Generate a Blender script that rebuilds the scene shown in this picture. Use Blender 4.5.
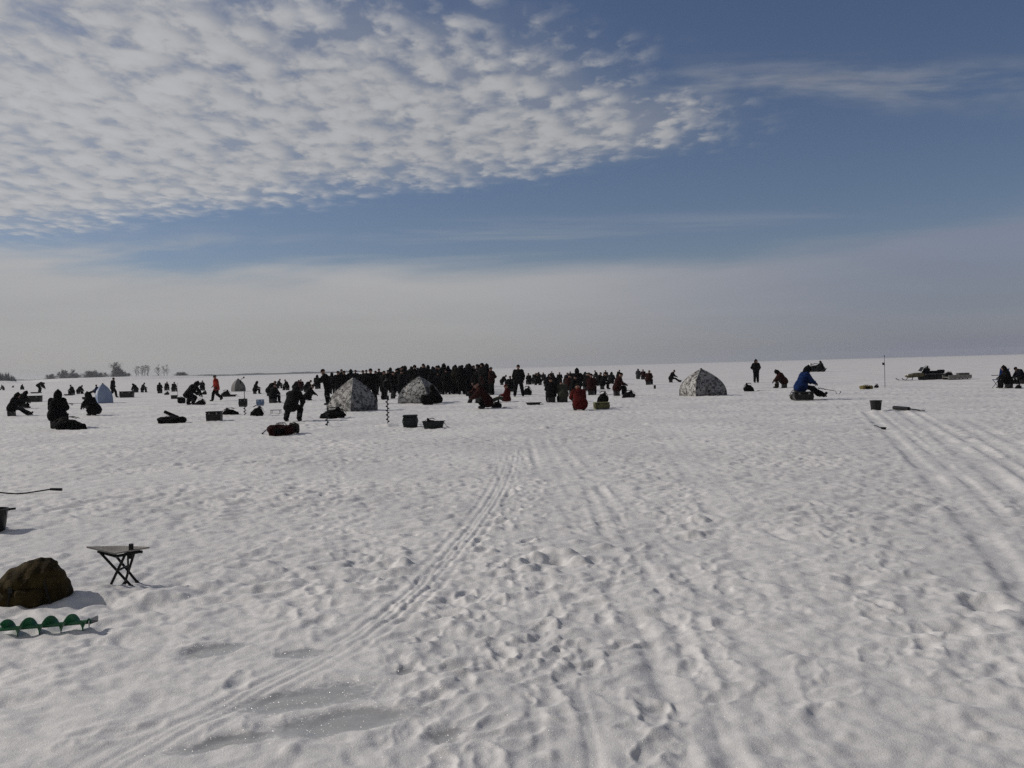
import bpy, math, random
import numpy as np
from mathutils import Vector, Matrix, Euler

# ------------------------------------------------------------------ scene, camera, light
SC = bpy.context.scene
for o in list(bpy.data.objects):
    bpy.data.objects.remove(o)
COL = SC.collection
R = math.radians
random.seed(7)
RNG = np.random.default_rng(11)

FPX = 887.0                      # focal length in pixels at 1024 wide
CAMZ = 1.64                      # eye height of the photographer
PITCH = math.atan(16.5 / FPX)
ROLL = math.atan(0.027)
fwd = Vector((0, math.cos(PITCH), -math.sin(PITCH)))
up0 = Vector((0, math.sin(PITCH), math.cos(PITCH)))
x0 = Vector((1, 0, 0))
RIGHT = x0 * math.cos(ROLL) - up0 * math.sin(ROLL)
UP = x0 * math.sin(ROLL) + up0 * math.cos(ROLL)
cam = bpy.data.cameras.new('camera')
cam.sensor_width = 36
cam.lens = 36 * FPX / 1024
cam.clip_start = 0.05
cam.clip_end = 20000
cam_o = bpy.data.objects.new('camera', cam)
COL.objects.link(cam_o)
M3 = Matrix((RIGHT, UP, -fwd)).transposed()
cam_o.matrix_world = Matrix.Translation((0, 0, CAMZ)) @ M3.to_4x4()
SC.camera = cam_o

SUN_EL, SUN_AZ = R(32), R(-74)   # azimuth measured from the view direction (+Y) towards +X
sun_dir = Vector((math.cos(SUN_EL) * math.sin(SUN_AZ), math.cos(SUN_EL) * math.cos(SUN_AZ), math.sin(SUN_EL)))
sun = bpy.data.lights.new('sun', 'SUN')
sun.energy = 3.75
sun.angle = R(0.5)
sun.color = (1.0, 0.925, 0.83)
sun_o = bpy.data.objects.new('sun', sun)
sun_o.rotation_euler = (-sun_dir).to_track_quat('-Z', 'Y').to_euler()
COL.objects.link(sun_o)

HAZE_D = 0.0002
vs = SC.view_settings
SC.display_settings.display_device = 'sRGB'
vs.view_transform = 'Standard'
vs.look = 'None'
vs.gamma = 1
vs.use_curve_mapping = False
vs.exposure = -0.46
SC.render.engine = 'CYCLES'
SC.cycles.volume_step_rate = 4
SC.cycles.volume_bounces = 0
SC.cycles.use_denoising = False

# ------------------------------------------------------------------ node helper
class NT:
    def __init__(s, tree):
        s.t = tree; s.n = tree.nodes; s.l = tree.links
    def node(s, typ, **kw):
        n = s.n.new(typ)
        for k, v in kw.items(): setattr(n, k, v)
        return n
    def put(s, sock, v):
        if hasattr(v, 'is_output'): s.l.new(v, sock)
        else: sock.default_value = v
    def m(s, op, a, b=None, c=None, clamp=False):
        n = s.node('ShaderNodeMath', operation=op, use_clamp=clamp)
        s.put(n.inputs[0], a)
        if b is not None: s.put(n.inputs[1], b)
        if c is not None: s.put(n.inputs[2], c)
        return n.outputs[0]
    def smooth(s, v, a, b, lo=0.0, hi=1.0):
        n = s.node('ShaderNodeMapRange', interpolation_type='SMOOTHSTEP')
        s.put(n.inputs['Value'], v); s.put(n.inputs['From Min'], a); s.put(n.inputs['From Max'], b)
        s.put(n.inputs['To Min'], lo); s.put(n.inputs['To Max'], hi)
        return n.outputs[0]
    def noise(s, vec, scale, detail=3, rough=0.5, dist=0.0):
        n = s.node('ShaderNodeTexNoise')
        if vec is not None: s.l.new(vec, n.inputs['Vector'])
        n.inputs['Scale'].default_value = scale; n.inputs['Detail'].default_value = detail
        n.inputs['Roughness'].default_value = rough; n.inputs['Distortion'].default_value = dist
        return n.outputs['Fac']
    def mix(s, f, a, b):
        n = s.node('ShaderNodeMix', data_type='RGBA')
        s.put(n.inputs[0], f)
        s.put(n.inputs[6], a if hasattr(a, 'is_output') else (*a, 1))
        s.put(n.inputs[7], b if hasattr(b, 'is_output') else (*b, 1))
        return n.outputs[2]
    def comb(s, x, y, z):
        n = s.node('ShaderNodeCombineXYZ')
        for i, v in enumerate((x, y, z)): s.put(n.inputs[i], v)
        return n.outputs[0]

# ------------------------------------------------------------------ sky: Nishita air, an altocumulus deck and a low stratus band
W = bpy.data.worlds.new('World'); SC.world = W
W.use_nodes = True
t = NT(W.node_tree); t.n.clear()
SKY_STR = 0.085
sky = t.node('ShaderNodeTexSky', sky_type='NISHITA', sun_disc=False)
sky.sun_elevation = SUN_EL; sky.sun_rotation = SUN_AZ
sky.air_density = 1.0; sky.dust_density = 0.3; sky.ozone_density = 3.0; sky.altitude = 100
tc = t.node('ShaderNodeTexCoord')
sep = t.node('ShaderNodeSeparateXYZ'); t.l.new(tc.outputs['Generated'], sep.inputs[0])
X, Y, Z = sep.outputs
Yc = t.m('MAXIMUM', Y, 0.12)
u = t.m('DIVIDE', X, Yc)                 # bearing and height of a direction, seen towards +Y
v = t.m('DIVIDE', t.m('MAXIMUM', Z, 0.0), Yc)
Zc = t.m('ADD', t.m('MAXIMUM', Z, 0.0), 0.035)
Pv = t.comb(t.m('DIVIDE', X, Zc), t.m('DIVIDE', Y, Zc), 0.0)   # point on the flat cloud layer
mp = t.node('ShaderNodeMapping'); t.l.new(Pv, mp.inputs[0])
mp.inputs['Rotation'].default_value = (0, 0, R(20)); mp.inputs['Scale'].default_value = (1.45, 0.95, 1.0)
n_edge = t.noise(Pv, 1.4, 4, 0.6)
n_cell = t.noise(mp.outputs[0], 9.0, 5, 0.55, 0.2)
n_big = t.noise(Pv, 0.85, 3, 0.5)
e0 = t.m('SUBTRACT', n_edge, 0.5)
v1 = t.m('ADD', t.m('MULTIPLY_ADD', u, 0.098, 0.214), t.m('MULTIPLY', e0, 0.05))
v2 = t.m('ADD', t.m('MULTIPLY_ADD', u, -0.36, 0.435), t.m('MULTIPLY', e0, 0.20))
low = t.smooth(t.m('SUBTRACT', v, v1), -0.024, 0.042)
high = t.smooth(t.m('SUBTRACT', v2, v), -0.06, 0.20)
deck = t.m('MULTIPLY', t.m('MULTIPLY', low, high), t.smooth(u, 0.42, 0.12))
vor = t.node('ShaderNodeTexVoronoi', feature='SMOOTH_F1'); vor.inputs['Scale'].default_value = 6.8; vor.inputs['Smoothness'].default_value = 0.6
wob = t.node('ShaderNodeVectorMath', operation='ADD'); t.l.new(mp.outputs[0], wob.inputs[0])
t.l.new(t.comb(t.m('MULTIPLY', n_cell, 0.25), t.m('MULTIPLY', n_edge, 0.3), 0.0), wob.inputs[1]); t.l.new(wob.outputs[0], vor.inputs['Vector'])
cell = t.m('MULTIPLY_ADD', vor.outputs['Distance'], -1.15, 1.0)
dens = t.m('ADD', t.m('ADD', t.m('MULTIPLY', n_cell, 0.60), t.m('MULTIPLY', cell, 0.26)), t.m('MULTIPLY', n_big, 0.25))
thr = t.m('MULTIPLY_ADD', deck, -0.335, 0.735)      # denser deck, lower threshold
altoc = t.m('MULTIPLY', t.smooth(t.m('SUBTRACT', dens, thr), -0.21, 0.20), t.smooth(deck, 0.0, 0.45))
altoc = t.m('MAXIMUM', altoc, t.m('MULTIPLY', t.smooth(deck, 0.1, 0.9), t.smooth(n_big, 0.3, 0.7, 0.25, 0.6)))
# thin streak running out to the right of the deck
vs_ = t.m('MULTIPLY_ADD', u, -0.03, 0.318)
stv = t.m('ABSOLUTE', t.m('SUBTRACT', v, vs_))
mp2 = t.node('ShaderNodeMapping'); t.l.new(t.comb(u, v, 0.0), mp2.inputs[0]); mp2.inputs['Scale'].default_value = (5, 28, 1)
n_st = t.noise(mp2.outputs[0], 1.0, 5, 0.6, 0.3)
streak = t.m('MULTIPLY', t.smooth(stv, 0.045, 0.0), t.smooth(n_st, 0.38, 0.68))
streak = t.m('MULTIPLY', streak, t.smooth(u, 0.05, 0.25))
streak = t.m('MULTIPLY', streak, t.smooth(u, 1.1, 0.35, 0.0, 0.5))
# low stratus / haze band
mp3 = t.node('ShaderNodeMapping'); t.l.new(t.comb(u, v, 0.0), mp3.inputs[0]); mp3.inputs['Scale'].default_value = (1.8, 17, 1)
n_b = t.noise(mp3.outputs[0], 1.0, 5, 0.55, 0.4)
v3 = t.m('MULTIPLY_ADD', t.m('MULTIPLY', u, t.m('MULTIPLY_ADD', u, 0.13, 0.018)), 1.0, 0.117)
v3 = t.m('ADD', v3, t.m('MULTIPLY', t.m('SUBTRACT', n_b, 0.5), 0.11))
band = t.smooth(t.m('SUBTRACT', v3, v), -0.010, 0.028)
band = t.m('MULTIPLY', band, t.m('MAXIMUM', t.smooth(u, 0.05, 0.62, 0.94, 0.72), t.smooth(v, 0.09, 0.0)))
band = t.m('MULTIPLY', band, t.smooth(v, 0.0, 0.11, 0.93, 1.0))
wisp = t.m('MULTIPLY', t.m('MULTIPLY', t.smooth(n_b, 0.46, 0.66), t.smooth(t.m('ABSOLUTE', t.m('SUBTRACT', v, 0.14)), 0.036, 0.0)), 0.75)
# unseen cloud added behind the photographer to neutralise the blue ambient light
back = t.m('MULTIPLY', t.smooth(Y, 0.25, -0.1), t.smooth(dens, 0.42, 0.6, 0.3, 0.9))
skyc = t.node('ShaderNodeMix', data_type='RGBA', blend_type='MULTIPLY')
skyc.inputs[0].default_value = 1.0
t.l.new(sky.outputs[0], skyc.inputs[6]); skyc.inputs[7].default_value = (0.86, 0.80, 0.86, 1)
k = 1 / SKY_STR
def mul(a, b):
    n = t.node('ShaderNodeMix', data_type='RGBA', blend_type='MULTIPLY'); n.inputs[0].default_value = 1
    t.l.new(a, n.inputs[6]); t.l.new(t.comb(b, b, b), n.inputs[7]); return n.outputs[2]
side = t.smooth(u, -0.6, 0.75, 1.10, 0.80)
c_low = t.mix(t.smooth(u, -0.15, 0.55), (0.53 * k, 0.525 * k, 0.525 * k), (0.275 * k, 0.305 * k, 0.40 * k))
c_low = mul(mul(c_low, t.smooth(v, 0.0, 0.13, 0.90, 1.08)), t.smooth(n_b, 0.3, 0.7, 0.95, 1.05))
c_high = t.mix(0.5, (0.53 * k, 0.535 * k, 0.55 * k), (0.53 * k, 0.535 * k, 0.55 * k))
c_high = mul(mul(c_high, t.smooth(dens, 0.40, 0.72, 0.92, 1.13)), side)
fin = t.mix(t.m('MULTIPLY', t.m('MAXIMUM', band, wisp), 0.97), skyc.outputs[2], c_low)
fin = t.mix(t.m('MULTIPLY', t.m('MAXIMUM', altoc, streak), 0.95), fin, c_high)
fin = t.mix(back, fin, (0.40 * k, 0.385 * k, 0.37 * k))
bg = t.node('ShaderNodeBackground'); t.l.new(fin, bg.inputs[0]); bg.inputs[1].default_value = SKY_STR
wo = t.node('ShaderNodeOutputWorld'); t.l.new(bg.outputs[0], wo.inputs[0])

# ------------------------------------------------------------------ placing things: a photo pixel on the ice plane
def at(px, py, h=0.0):
    d = RIGHT * ((px - 512) / FPX) + UP * ((384 - py) / FPX) + fwd
    tt = (h - CAMZ) / d.z
    p = Vector((0, 0, CAMZ)) + d * tt
    return p
def mpp(px, py):                 # metres per pixel at that ground point
    return (at(px, py) - Vector((0, 0, CAMZ))).dot(fwd) / FPX
def bearing(px, dist, z=0.0):    # point at a distance along the bearing of column px on the horizon
    uu = (px - 512) / FPX
    return Vector((uu * dist, dist, z))

# ------------------------------------------------------------------ snow surface height
def gnoise(x, y, seed=0):
    x = np.asarray(x, float); y = np.asarray(y, float)
    xi = np.floor(x).astype(np.int64); yi = np.floor(y).astype(np.int64)
    fx = x - xi; fy = y - yi
    def g(ix, iy, dx, dy):
        h = (ix * 374761393 + iy * 668265263 + seed * 1274126177) & 0xffffffff
        h = ((h ^ (h >> 13)) * 1274126177) & 0xffffffff
        h = (h ^ (h >> 16)) & 0xffffffff
        a = h * (2 * math.pi / 4294967296.0)
        return np.cos(a) * dx + np.sin(a) * dy
    ux = fx ** 3 * (fx * (fx * 6 - 15) + 10); uy = fy ** 3 * (fy * (fy * 6 - 15) + 10)
    a = g(xi, yi, fx, fy); b = g(xi + 1, yi, fx - 1, fy)
    c = g(xi, yi + 1, fx, fy - 1); d = g(xi + 1, yi + 1, fx - 1, fy - 1)
    return (a * (1 - ux) + b * ux) * (1 - uy) + (c * (1 - ux) + d * ux) * uy

def poly(pts): return np.array([[at(*p).x, at(*p).y] for p in pts])
def smooth_poly(P, n=3):
    for _ in range(n):
        Q = [P[0]]
        for a, b in zip(P[:-1], P[1:]): Q += [a * .75 + b * .25, a * .25 + b * .75]
        Q.append(P[-1]); P = np.array(Q)
    return P
# tracks: (photo polyline, list of (offset, half width, depth), band half width flattened)
TRACKS = [
 ([(60, 800), (130, 758), (230, 706), (330, 655), (400, 608), (440, 565), (480, 520), (505, 480), (512, 450)],
  [(-.16, .022, .014), (-.07, .018, .020), (.0, .016, .012), (.045, .02, .020), (.15, .028, .014)], .22),
 ([(498, 436), (506, 480), (520, 540), (540, 620), (556, 700), (566, 780)], [(-.1, .03, .010), (.12, .03, .012)], .2),
 ([(540, 440), (566, 480), (612, 535), (660, 600), (705, 660), (762, 725), (820, 790)], [(-.28, .07, .016), (.30, .07, .018)], .5),
 ([(572, 446), (612, 486), (668, 545), (736, 630), (810, 720)], [(0, .09, .016)], .22),
 ([(872, 412), (905, 440), (945, 478), (985, 520), (1024, 562), (1090, 640)], [(-.16, .11, .065), (.2, .06, .035)], .35),
 ([(905, 410), (945, 434), (985, 460), (1024, 490), (1090, 535)], [(-.16, .13, .06), (.22, .09, .045)], .4),
 ([(250, 458), (380, 455), (512, 448), (620, 442), (700, 436), (790, 429), (860, 422), (960, 414), (1060, 402)],
  [(-.3, .14, .035), (.3, .14, .04)], .6),
 ([(470, 780), (500, 700), (512, 610), (520, 540), (524, 480), (522, 440)], [(-.2, .05, .008), (.2, .05, .010)], .3),
 ([(640, 790), (628, 700), (600, 610), (575, 540), (552, 480), (536, 440)], [(-.17, .06, .013), (.17, .06, .013)], .35),
 ([(720, 790), (690, 700), (650, 610), (618, 540), (590, 480)], [(-.1, .05, .020), (.1, .05, .018)], .3),
 ([(930, 790), (860, 690), (800, 600), (740, 520), (690, 460), (660, 425)], [(-.22, .08, .015), (.22, .08, .015)], .4),
 ([(960, 420), (1000, 440), (1060, 475)], [(-.2, .1, .035), (.2, .1, .035)], .4),
 ([(700, 500), (790, 494), (880, 512), (990, 545), (1060, 560)], [(0, .10, .018)], .2),
 ([(430, 620), (520, 575), (640, 540), (800, 480), (960, 440)], [(0, .08, .014)], .2),
 ([(-20, 505), (120, 480), (260, 470), (420, 462)], [(-.2, .1, .02), (.2, .1, .02)], .4),
]
TRK = [(smooth_poly(poly(p)), r, w) for p, r, w in TRACKS]
def seg_dist(x, y, P):
    best = np.full(x.shape, 1e9); sgn = np.zeros(x.shape)
    for a, b in zip(P[:-1], P[1:]):
        d = b - a; L2 = d @ d
        tt = np.clip(((x - a[0]) * d[0] + (y - a[1]) * d[1]) / L2, 0, 1)
        ex = x - a[0] - tt * d[0]; ey = y - a[1] - tt * d[1]
        dd = np.sqrt(ex * ex + ey * ey)
        s = np.sign(d[0] * ey - d[1] * ex)
        m = dd < best
        best = np.where(m, dd, best); sgn = np.where(m, s, sgn)
    return best * sgn
# footprints along wandering trails
PRINTS = []
def trail(pts, step=.34, depth=.03, jit=.07):
    P = smooth_poly(poly(pts), 2); k = 0; acc = 0
    for a, b in zip(P[:-1], P[1:]):
        d = b - a; L = math.hypot(*d); s = acc
        while s < L:
            q = a + d * (s / L); ang = math.atan2(d[1], d[0]); side = .10 if k % 2 else -.10
            PRINTS.append((q[0] - math.sin(ang) * side + random.gauss(0, jit), q[1] + math.cos(ang) * side + random.gauss(0, jit),
                           ang + random.gauss(0, .25), depth * random.uniform(.5, 1.2)))
            k += 1; s += step * random.uniform(.8, 1.3)
        acc = s - L
trail([(420, 780), (450, 690), (490, 610), (500, 560), (520, 500), (515, 450)], depth=.034)
trail([(480, 770), (520, 690), (470, 640), (440, 590), (470, 540), (540, 480)], depth=.030)
trail([(620, 700), (560, 640), (600, 585), (660, 540), (700, 480)], depth=.026)
trail([(140, 590), (210, 575), (280, 540), (330, 500), (350, 450)], depth=.024)
trail([(770, 580), (850, 585), (890, 630), (960, 660), (1040, 700)], depth=.028)
trail([(990, 600), (930, 590), (850, 545), (800, 500)], depth=.022)
trail([(250, 470), (310, 500), (370, 560), (300, 620), (260, 690)], depth=.022)
trail([(640, 760), (680, 690), (720, 640), (690, 560)], depth=.028)
trail([(400, 700), (500, 655), (560, 660), (640, 640)], depth=.030)
for _ in range(60):
    q = at(random.uniform(400, 620), random.uniform(500, 690)); PRINTS.append((q.x, q.y, random.uniform(0, 6.28), random.uniform(.012, .03)))
for _ in range(120):
    q = at(random.uniform(0, 1024), 425 + 330 * random.random() ** 1.6); PRINTS.append((q.x, q.y, random.uniform(0, 6.28), random.uniform(.008, .02)))
# lumps of thrown snow: x, y, radius, height
LUMPS = []
def lump(px, py, r, h): q = at(px, py); LUMPS.append((q.x, q.y, r, h))
for a in [(515, 562, .08, .04), (536, 557, .07, .06), (552, 572, .07, .035), (578, 563, .08, .05), (566, 553, .06, .04), (524, 569, .05, .03), (505, 572, .06, .03), (552, 551, .09, .05), (493, 552, .06, .03),
          (90, 596, .22, .025), (130, 598, .25, .03), (165, 596, .2, .03), (60, 606, .25, .02), (190, 590, .15, .02),
          (388, 426, .28, .08), (327, 428, .2, .06), (875, 412, .3, .05), (860, 430, .2, .04), (905, 432, .2, .04), (403, 566, .08, .06), (205, 588, .12, .02),
          (545, 428, .15, .05), (648, 424, .12, .05), (575, 428, .2, .03), (700, 520, .10, .05), (690, 535, .10, .04)]: lump(*a)
for _ in range(60): lump(random.uniform(440, 640), random.uniform(500, 640), random.uniform(.04, .08), random.uniform(.010, .022))
for _ in range(70): lump(random.uniform(0, 1024), random.uniform(425, 760), random.uniform(.03, .06), random.uniform(.006, .015))
PITS = []
for px, py, r, h in [(556, 561, .10, .10), (530, 563, .06, .03), (178, 587, .12, .06), (985, 606, .12, .05), (858, 582, .12, .04), (965, 632, .10, .04), (100, 604, .2, .03)]:
    q = at(px, py); PITS.append((q.x, q.y, r, -h))
ICE = []
for px, py, rx, ry in [(300, 702, .46, .17), (345, 724, .44, .17), (450, 738, .12, .09), (404, 674, .09, .08), (215, 652, .2, .12),
                       (230, 745, .35, .1), (300, 655, .2, .12), (450, 742, .1, .07)]:
    q = at(px, py); ICE.append((q.x, q.y, rx, ry))

def ice_mask(x, y):
    m = np.zeros(np.shape(x))
    wx = x + .10 * gnoise(x * 4, y * 4, 31); wy = y + .10 * gnoise(x * 4, y * 4, 32)
    for cx, cy, rx, ry in ICE:
        a = .32; dx = wx - cx; dy = wy - cy
        s = dx * math.cos(a) + dy * math.sin(a); tt = -dx * math.sin(a) + dy * math.cos(a)
        m = np.maximum(m, np.clip(1.5 - 1.2 * np.sqrt((s / rx) ** 2 + (tt / ry) ** 2), 0, 1))
    return m

def HGT(x, y):
    x = np.atleast_1d(np.asarray(x, float)); y = np.atleast_1d(np.asarray(y, float))
    r = np.sqrt(x * x + y * y)
    near = np.clip((85 - r) / 40, 0, 1)
    z = .030 * gnoise(x / 7, y / 7, 1) + .022 * gnoise(x / 2.3, y / 2.3, 2)
    th = R(13)
    wx = x + .12 * gnoise(x / .6, y / .6, 8); wy = y + .10 * gnoise(x / .6, y / .6, 9)
    s = wx * math.cos(th) + wy * math.sin(th); tt = -wx * math.sin(th) + wy * math.cos(th)
    patch = np.clip(.85 + .9 * gnoise(x / 2.6, y / 2.6, 5), .4, 1.4)
    k0 = gnoise(s / .30, tt / .25, 3)
    sa = s - .15 * k0                       # crests pushed downwind: steep lee sides
    big = gnoise(sa / .30, tt / .25, 3)
    k1 = gnoise(s / .15, tt / .13, 4); sb = s - .06 * k1
    mid = gnoise(sb / .15, tt / .13, 4)
    fine = gnoise(s / .07, tt / .06, 6)
    rg = 1 - 2 * np.abs(gnoise(s / .8, tt / .34, 7))
    rough = .050 * big + .038 * mid + .014 * fine + .014 * np.clip(rg, -.4, 1)
    trk = np.zeros_like(x); flat = np.zeros_like(x)
    for P, ruts, bw in TRK:
        lo = P.min(0) - 1.2; hi = P.max(0) + 1.2
        m = (x > lo[0]) & (x < hi[0]) & (y > lo[1]) & (y < hi[1])
        if not m.any(): continue
        d = seg_dist(x[m], y[m], P); zz = np.zeros_like(d)
        dn = d + .02 * gnoise(x[m] / .5, y[m] / .5, 40)
        var = .31 * np.clip(.75 + 1.5 * gnoise(x[m] / 1.1, y[m] / 1.1, 41), .0, 1.3)
        for off, w, dep in ruts:
            q = (dn - off) / w
            zz += var * (-dep * np.exp(-q ** 4) + .45 * dep * np.exp(-((np.abs(q) - 1.7) / .6) ** 2))
        trk[m] += zz
        flat[m] = np.maximum(flat[m], .45 * np.clip(1.3 - np.abs(d) / bw, 0, 1))
    z = z + near * (.74 * rough * patch * (1 - flat) + trk)
    if x.size > 100:
        order = np.arange(x.size)
    for cx, cy, ang, dep in PRINTS:
        m = (np.abs(x - cx) < .3) & (np.abs(y - cy) < .3)
        if not m.any(): continue
        dx = x[m] - cx; dy = y[m] - cy
        a = dx * math.cos(ang) + dy * math.sin(ang); b = -dx * math.sin(ang) + dy * math.cos(ang)
        q = np.sqrt((a / .12) ** 2 + (b / .048) ** 2) * (1 + .7 * gnoise(x[m] * 11, y[m] * 11, 77))
        z[m] += -.42 * dep * np.exp(-q ** 3) + .26 * dep * np.exp(-((q - 1.5) / .4) ** 2)
    for cx, cy, rr, hh in LUMPS + PITS:
        m = (np.abs(x - cx) < rr * 2.4) & (np.abs(y - cy) < rr * 2.4)
        if not m.any(): continue
        q = np.sqrt((x[m] - cx) ** 2 + (y[m] - cy) ** 2) / rr
        q = q * (1 + .5 * gnoise(x[m] * 9, y[m] * 9, 22))
        z[m] += hh * np.exp(-q ** 3)
    ic = ice_mask(x, y)
    z = z * (1 - .7 * ic) - .004 * ic
    return z
def gz(x, y): return float(HGT([x], [y])[0])

# ------------------------------------------------------------------ materials
MATS = {}
def mat(name, col, rough=.85, col2=None, scale=6, bump=.0, bscale=40, metal=0, spec=.3):
    if name in MATS: return MATS[name]
    m = bpy.data.materials.new(name); m.use_nodes = True
    t = NT(m.node_tree); b = t.n['Principled BSDF']
    tc = t.node('ShaderNodeTexCoord')
    nz = t.noise(tc.outputs['Object'], scale, 5, .6)
    c2 = col2 or tuple(c * .62 for c in col)
    t.l.new(t.mix(t.smooth(nz, .35, .65), col, c2), b.inputs['Base Color'])
    t.l.new(t.smooth(nz, .3, .7, max(rough - .1, .05), min(rough + .08, 1)), b.inputs['Roughness'])
    b.inputs['Metallic'].default_value = metal
    b.inputs['Specular IOR Level'].default_value = spec
    if bump:
        bn = t.node('ShaderNodeBump'); bn.inputs['Strength'].default_value = bump; bn.inputs['Distance'].default_value = .02
        t.l.new(t.noise(tc.outputs['Object'], bscale, 4, .6), bn.inputs['Height']); t.l.new(bn.outputs[0], b.inputs['Normal'])
    MATS[name] = m
    return m
def cloth(name, col): return mat(name, tuple(c * .7 for c in col), .92, None, 5, .35, 30, spec=.05)
BLACK = cloth('black cloth', (.007, .007, .0075)); COAL = cloth('charcoal cloth', (.012, .012, .0125))
NAVY = cloth('navy cloth', (.007, .009, .016)); DRED = cloth('dark red cloth', (.034, .010, .009))
RED = cloth('red cloth', (.10, .013, .011)); ORED = cloth('orange red cloth', (.42, .045, .025))
OLIVE = cloth('olive cloth', (.02, .019, .011)); GREYC = cloth('grey cloth', (.06, .06, .062))
BLUE = cloth('blue cloth', (.010, .030, .12)); BROWN = cloth('brown cloth', (.02, .014, .008)); GREYGREEN = cloth('grey green cloth', (.06, .062, .05))
SKIN = mat('skin', (.26, .15, .11), .6, (.22, .12, .09), 10)
GLOVE = mat('glove leather', (.02, .018, .016), .6)
EYE = mat('eye', (.02, .015, .012), .2); LIP = mat('lip', (.3, .11, .1), .5)
RUBBER = mat('boot rubber', (.014, .014, .014), .55)
FUR = mat('hat fur', (.03, .025, .02), .95, (.012, .01, .008), 30, .8, 80)
PLAST = mat('black plastic', (.007, .0075, .008), .45, bump=.1); PLASTG = mat('dark green plastic', (.007, .012, .013), .5, bump=.1)
GREYP = mat('grey plastic', (.16, .16, .16), .5); WHITEP = mat('white plastic', (.7, .7, .68), .4, (.6, .6, .6))
YELL = mat('yellow plastic', (.16, .125, .035), .5); BLUEP = mat('blue grey plastic', (.12, .19, .33), .4)
STEEL = mat('steel', (.3, .3, .31), .35, metal=.9); BLKM = mat('black metal', (.007, .007, .007), .4, metal=.3)
GREENM = mat('green painted steel', (.012, .12, .045), .42, (.008, .08, .032), 14, .15, 60, spec=.5)
AUGM = mat('dark auger steel', (.02, .022, .026), .45, metal=.4)
STOOLC = mat('stool canvas', (.27, .26, .24), .75, (.2, .19, .18), 8, .3, 50)
BAGC = mat('olive brown backpack cloth', (.050, .035, .012), .9, (.020, .015, .006), 7, .8, 30, spec=.1)
BAGD = mat('backpack dark trim', (.016, .013, .010), .8)
WOODM = mat('weathered board', (.22, .215, .2), .8, (.15, .145, .135), 5)

def camo(name, a, b, c, sc):
    m = bpy.data.materials.new(name); m.use_nodes = True
    t = NT(m.node_tree); p = t.n['Principled BSDF']; p.inputs['Roughness'].default_value = .75
    p.inputs['Specular IOR Level'].default_value = .2
    tc = t.node('ShaderNodeTexCoord')
    n1 = t.noise(tc.outputs['Object'], sc, 6, .72, 1.0); n2 = t.noise(tc.outputs['Object'], sc * 2.3, 5, .7, .8)
    c1 = t.mix(t.smooth(n1, .49, .53), a, b); c2 = t.mix(t.smooth(n2, .53, .56), c1, c)
    t.l.new(c2, p.inputs['Base Color'])
    tr = t.node('ShaderNodeBsdfTranslucent'); t.l.new(c2, tr.inputs[0])
    ms = t.node('ShaderNodeMixShader'); ms.inputs[0].default_value = .18
    t.l.new(p.outputs[0], ms.inputs[1]); t.l.new(tr.outputs[0], ms.inputs[2]); t.l.new(ms.outputs[0], t.n['Material Output'].inputs[0])
    return m
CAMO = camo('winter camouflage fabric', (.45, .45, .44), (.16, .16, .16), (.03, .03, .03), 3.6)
CAMO_SHADE = camo('shaded winter camouflage fabric', (.27, .275, .29), (.11, .112, .12), (.025, .025, .03), 3.6)  # same fabric as CAMO, with the shade of the sun-averted panels painted in
BLUET = camo('pale blue tent fabric', (.25, .32, .46), (.22, .29, .43), (.27, .34, .47), 1.2)
BLUEL = camo('bleached blue tent fabric', (.66, .68, .74), (.6, .62, .7), (.7, .72, .76), 1.2)
GREYT = camo('grey tent fabric', (.17, .17, .17), (.12, .12, .12), (.22, .22, .21), 3)

# ------------------------------------------------------------------ snow sheet out to the horizon
sm = bpy.data.materials.new('wind packed snow'); sm.use_nodes = True
t = NT(sm.node_tree); b = t.n['Principled BSDF']
geo = t.node('ShaderNodeNewGeometry'); pos = geo.outputs['Position']
ia = t.node('ShaderNodeAttribute', attribute_name='ice')
n1 = t.noise(pos, .35, 4, .55); n2 = t.noise(pos, 9, 4, .6); n3 = t.noise(pos, 120, 4, .7)
c = t.mix(t.smooth(n1, .35, .65), (.72, .71, .70), (.60, .595, .595))
c = t.mix(t.smooth(n2, .42, .62, 0, .35), c, (.50, .50, .51))
n5 = t.noise(pos, 26, 5, .7)
icef = t.smooth(t.m('ADD', ia.outputs['Fac'], t.m('MULTIPLY_ADD', n5, 1.3, -.65)), .30, .78)
c = t.mix(icef, c, (.37, .37, .365))
t.l.new(c, b.inputs['Base Color'])
rg = t.m('SUBTRACT', t.smooth(n3, .3, .7, .5, .78), t.m('MULTIPLY', icef, .50))
t.l.new(rg, b.inputs['Roughness']); b.inputs['Specular IOR Level'].default_value = .5
hh = t.m('ADD', t.m('MULTIPLY', n2, 1.0), t.m('MULTIPLY', n3, .42))
bp = t.node('ShaderNodeBump'); t.l.new(t.m('MULTIPLY_ADD', icef, -.5, .55), bp.inputs['Strength']); bp.inputs['Distance'].default_value = .016
t.l.new(hh, bp.inputs['Height']); t.l.new(bp.outputs[0], b.inputs['Normal'])
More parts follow.
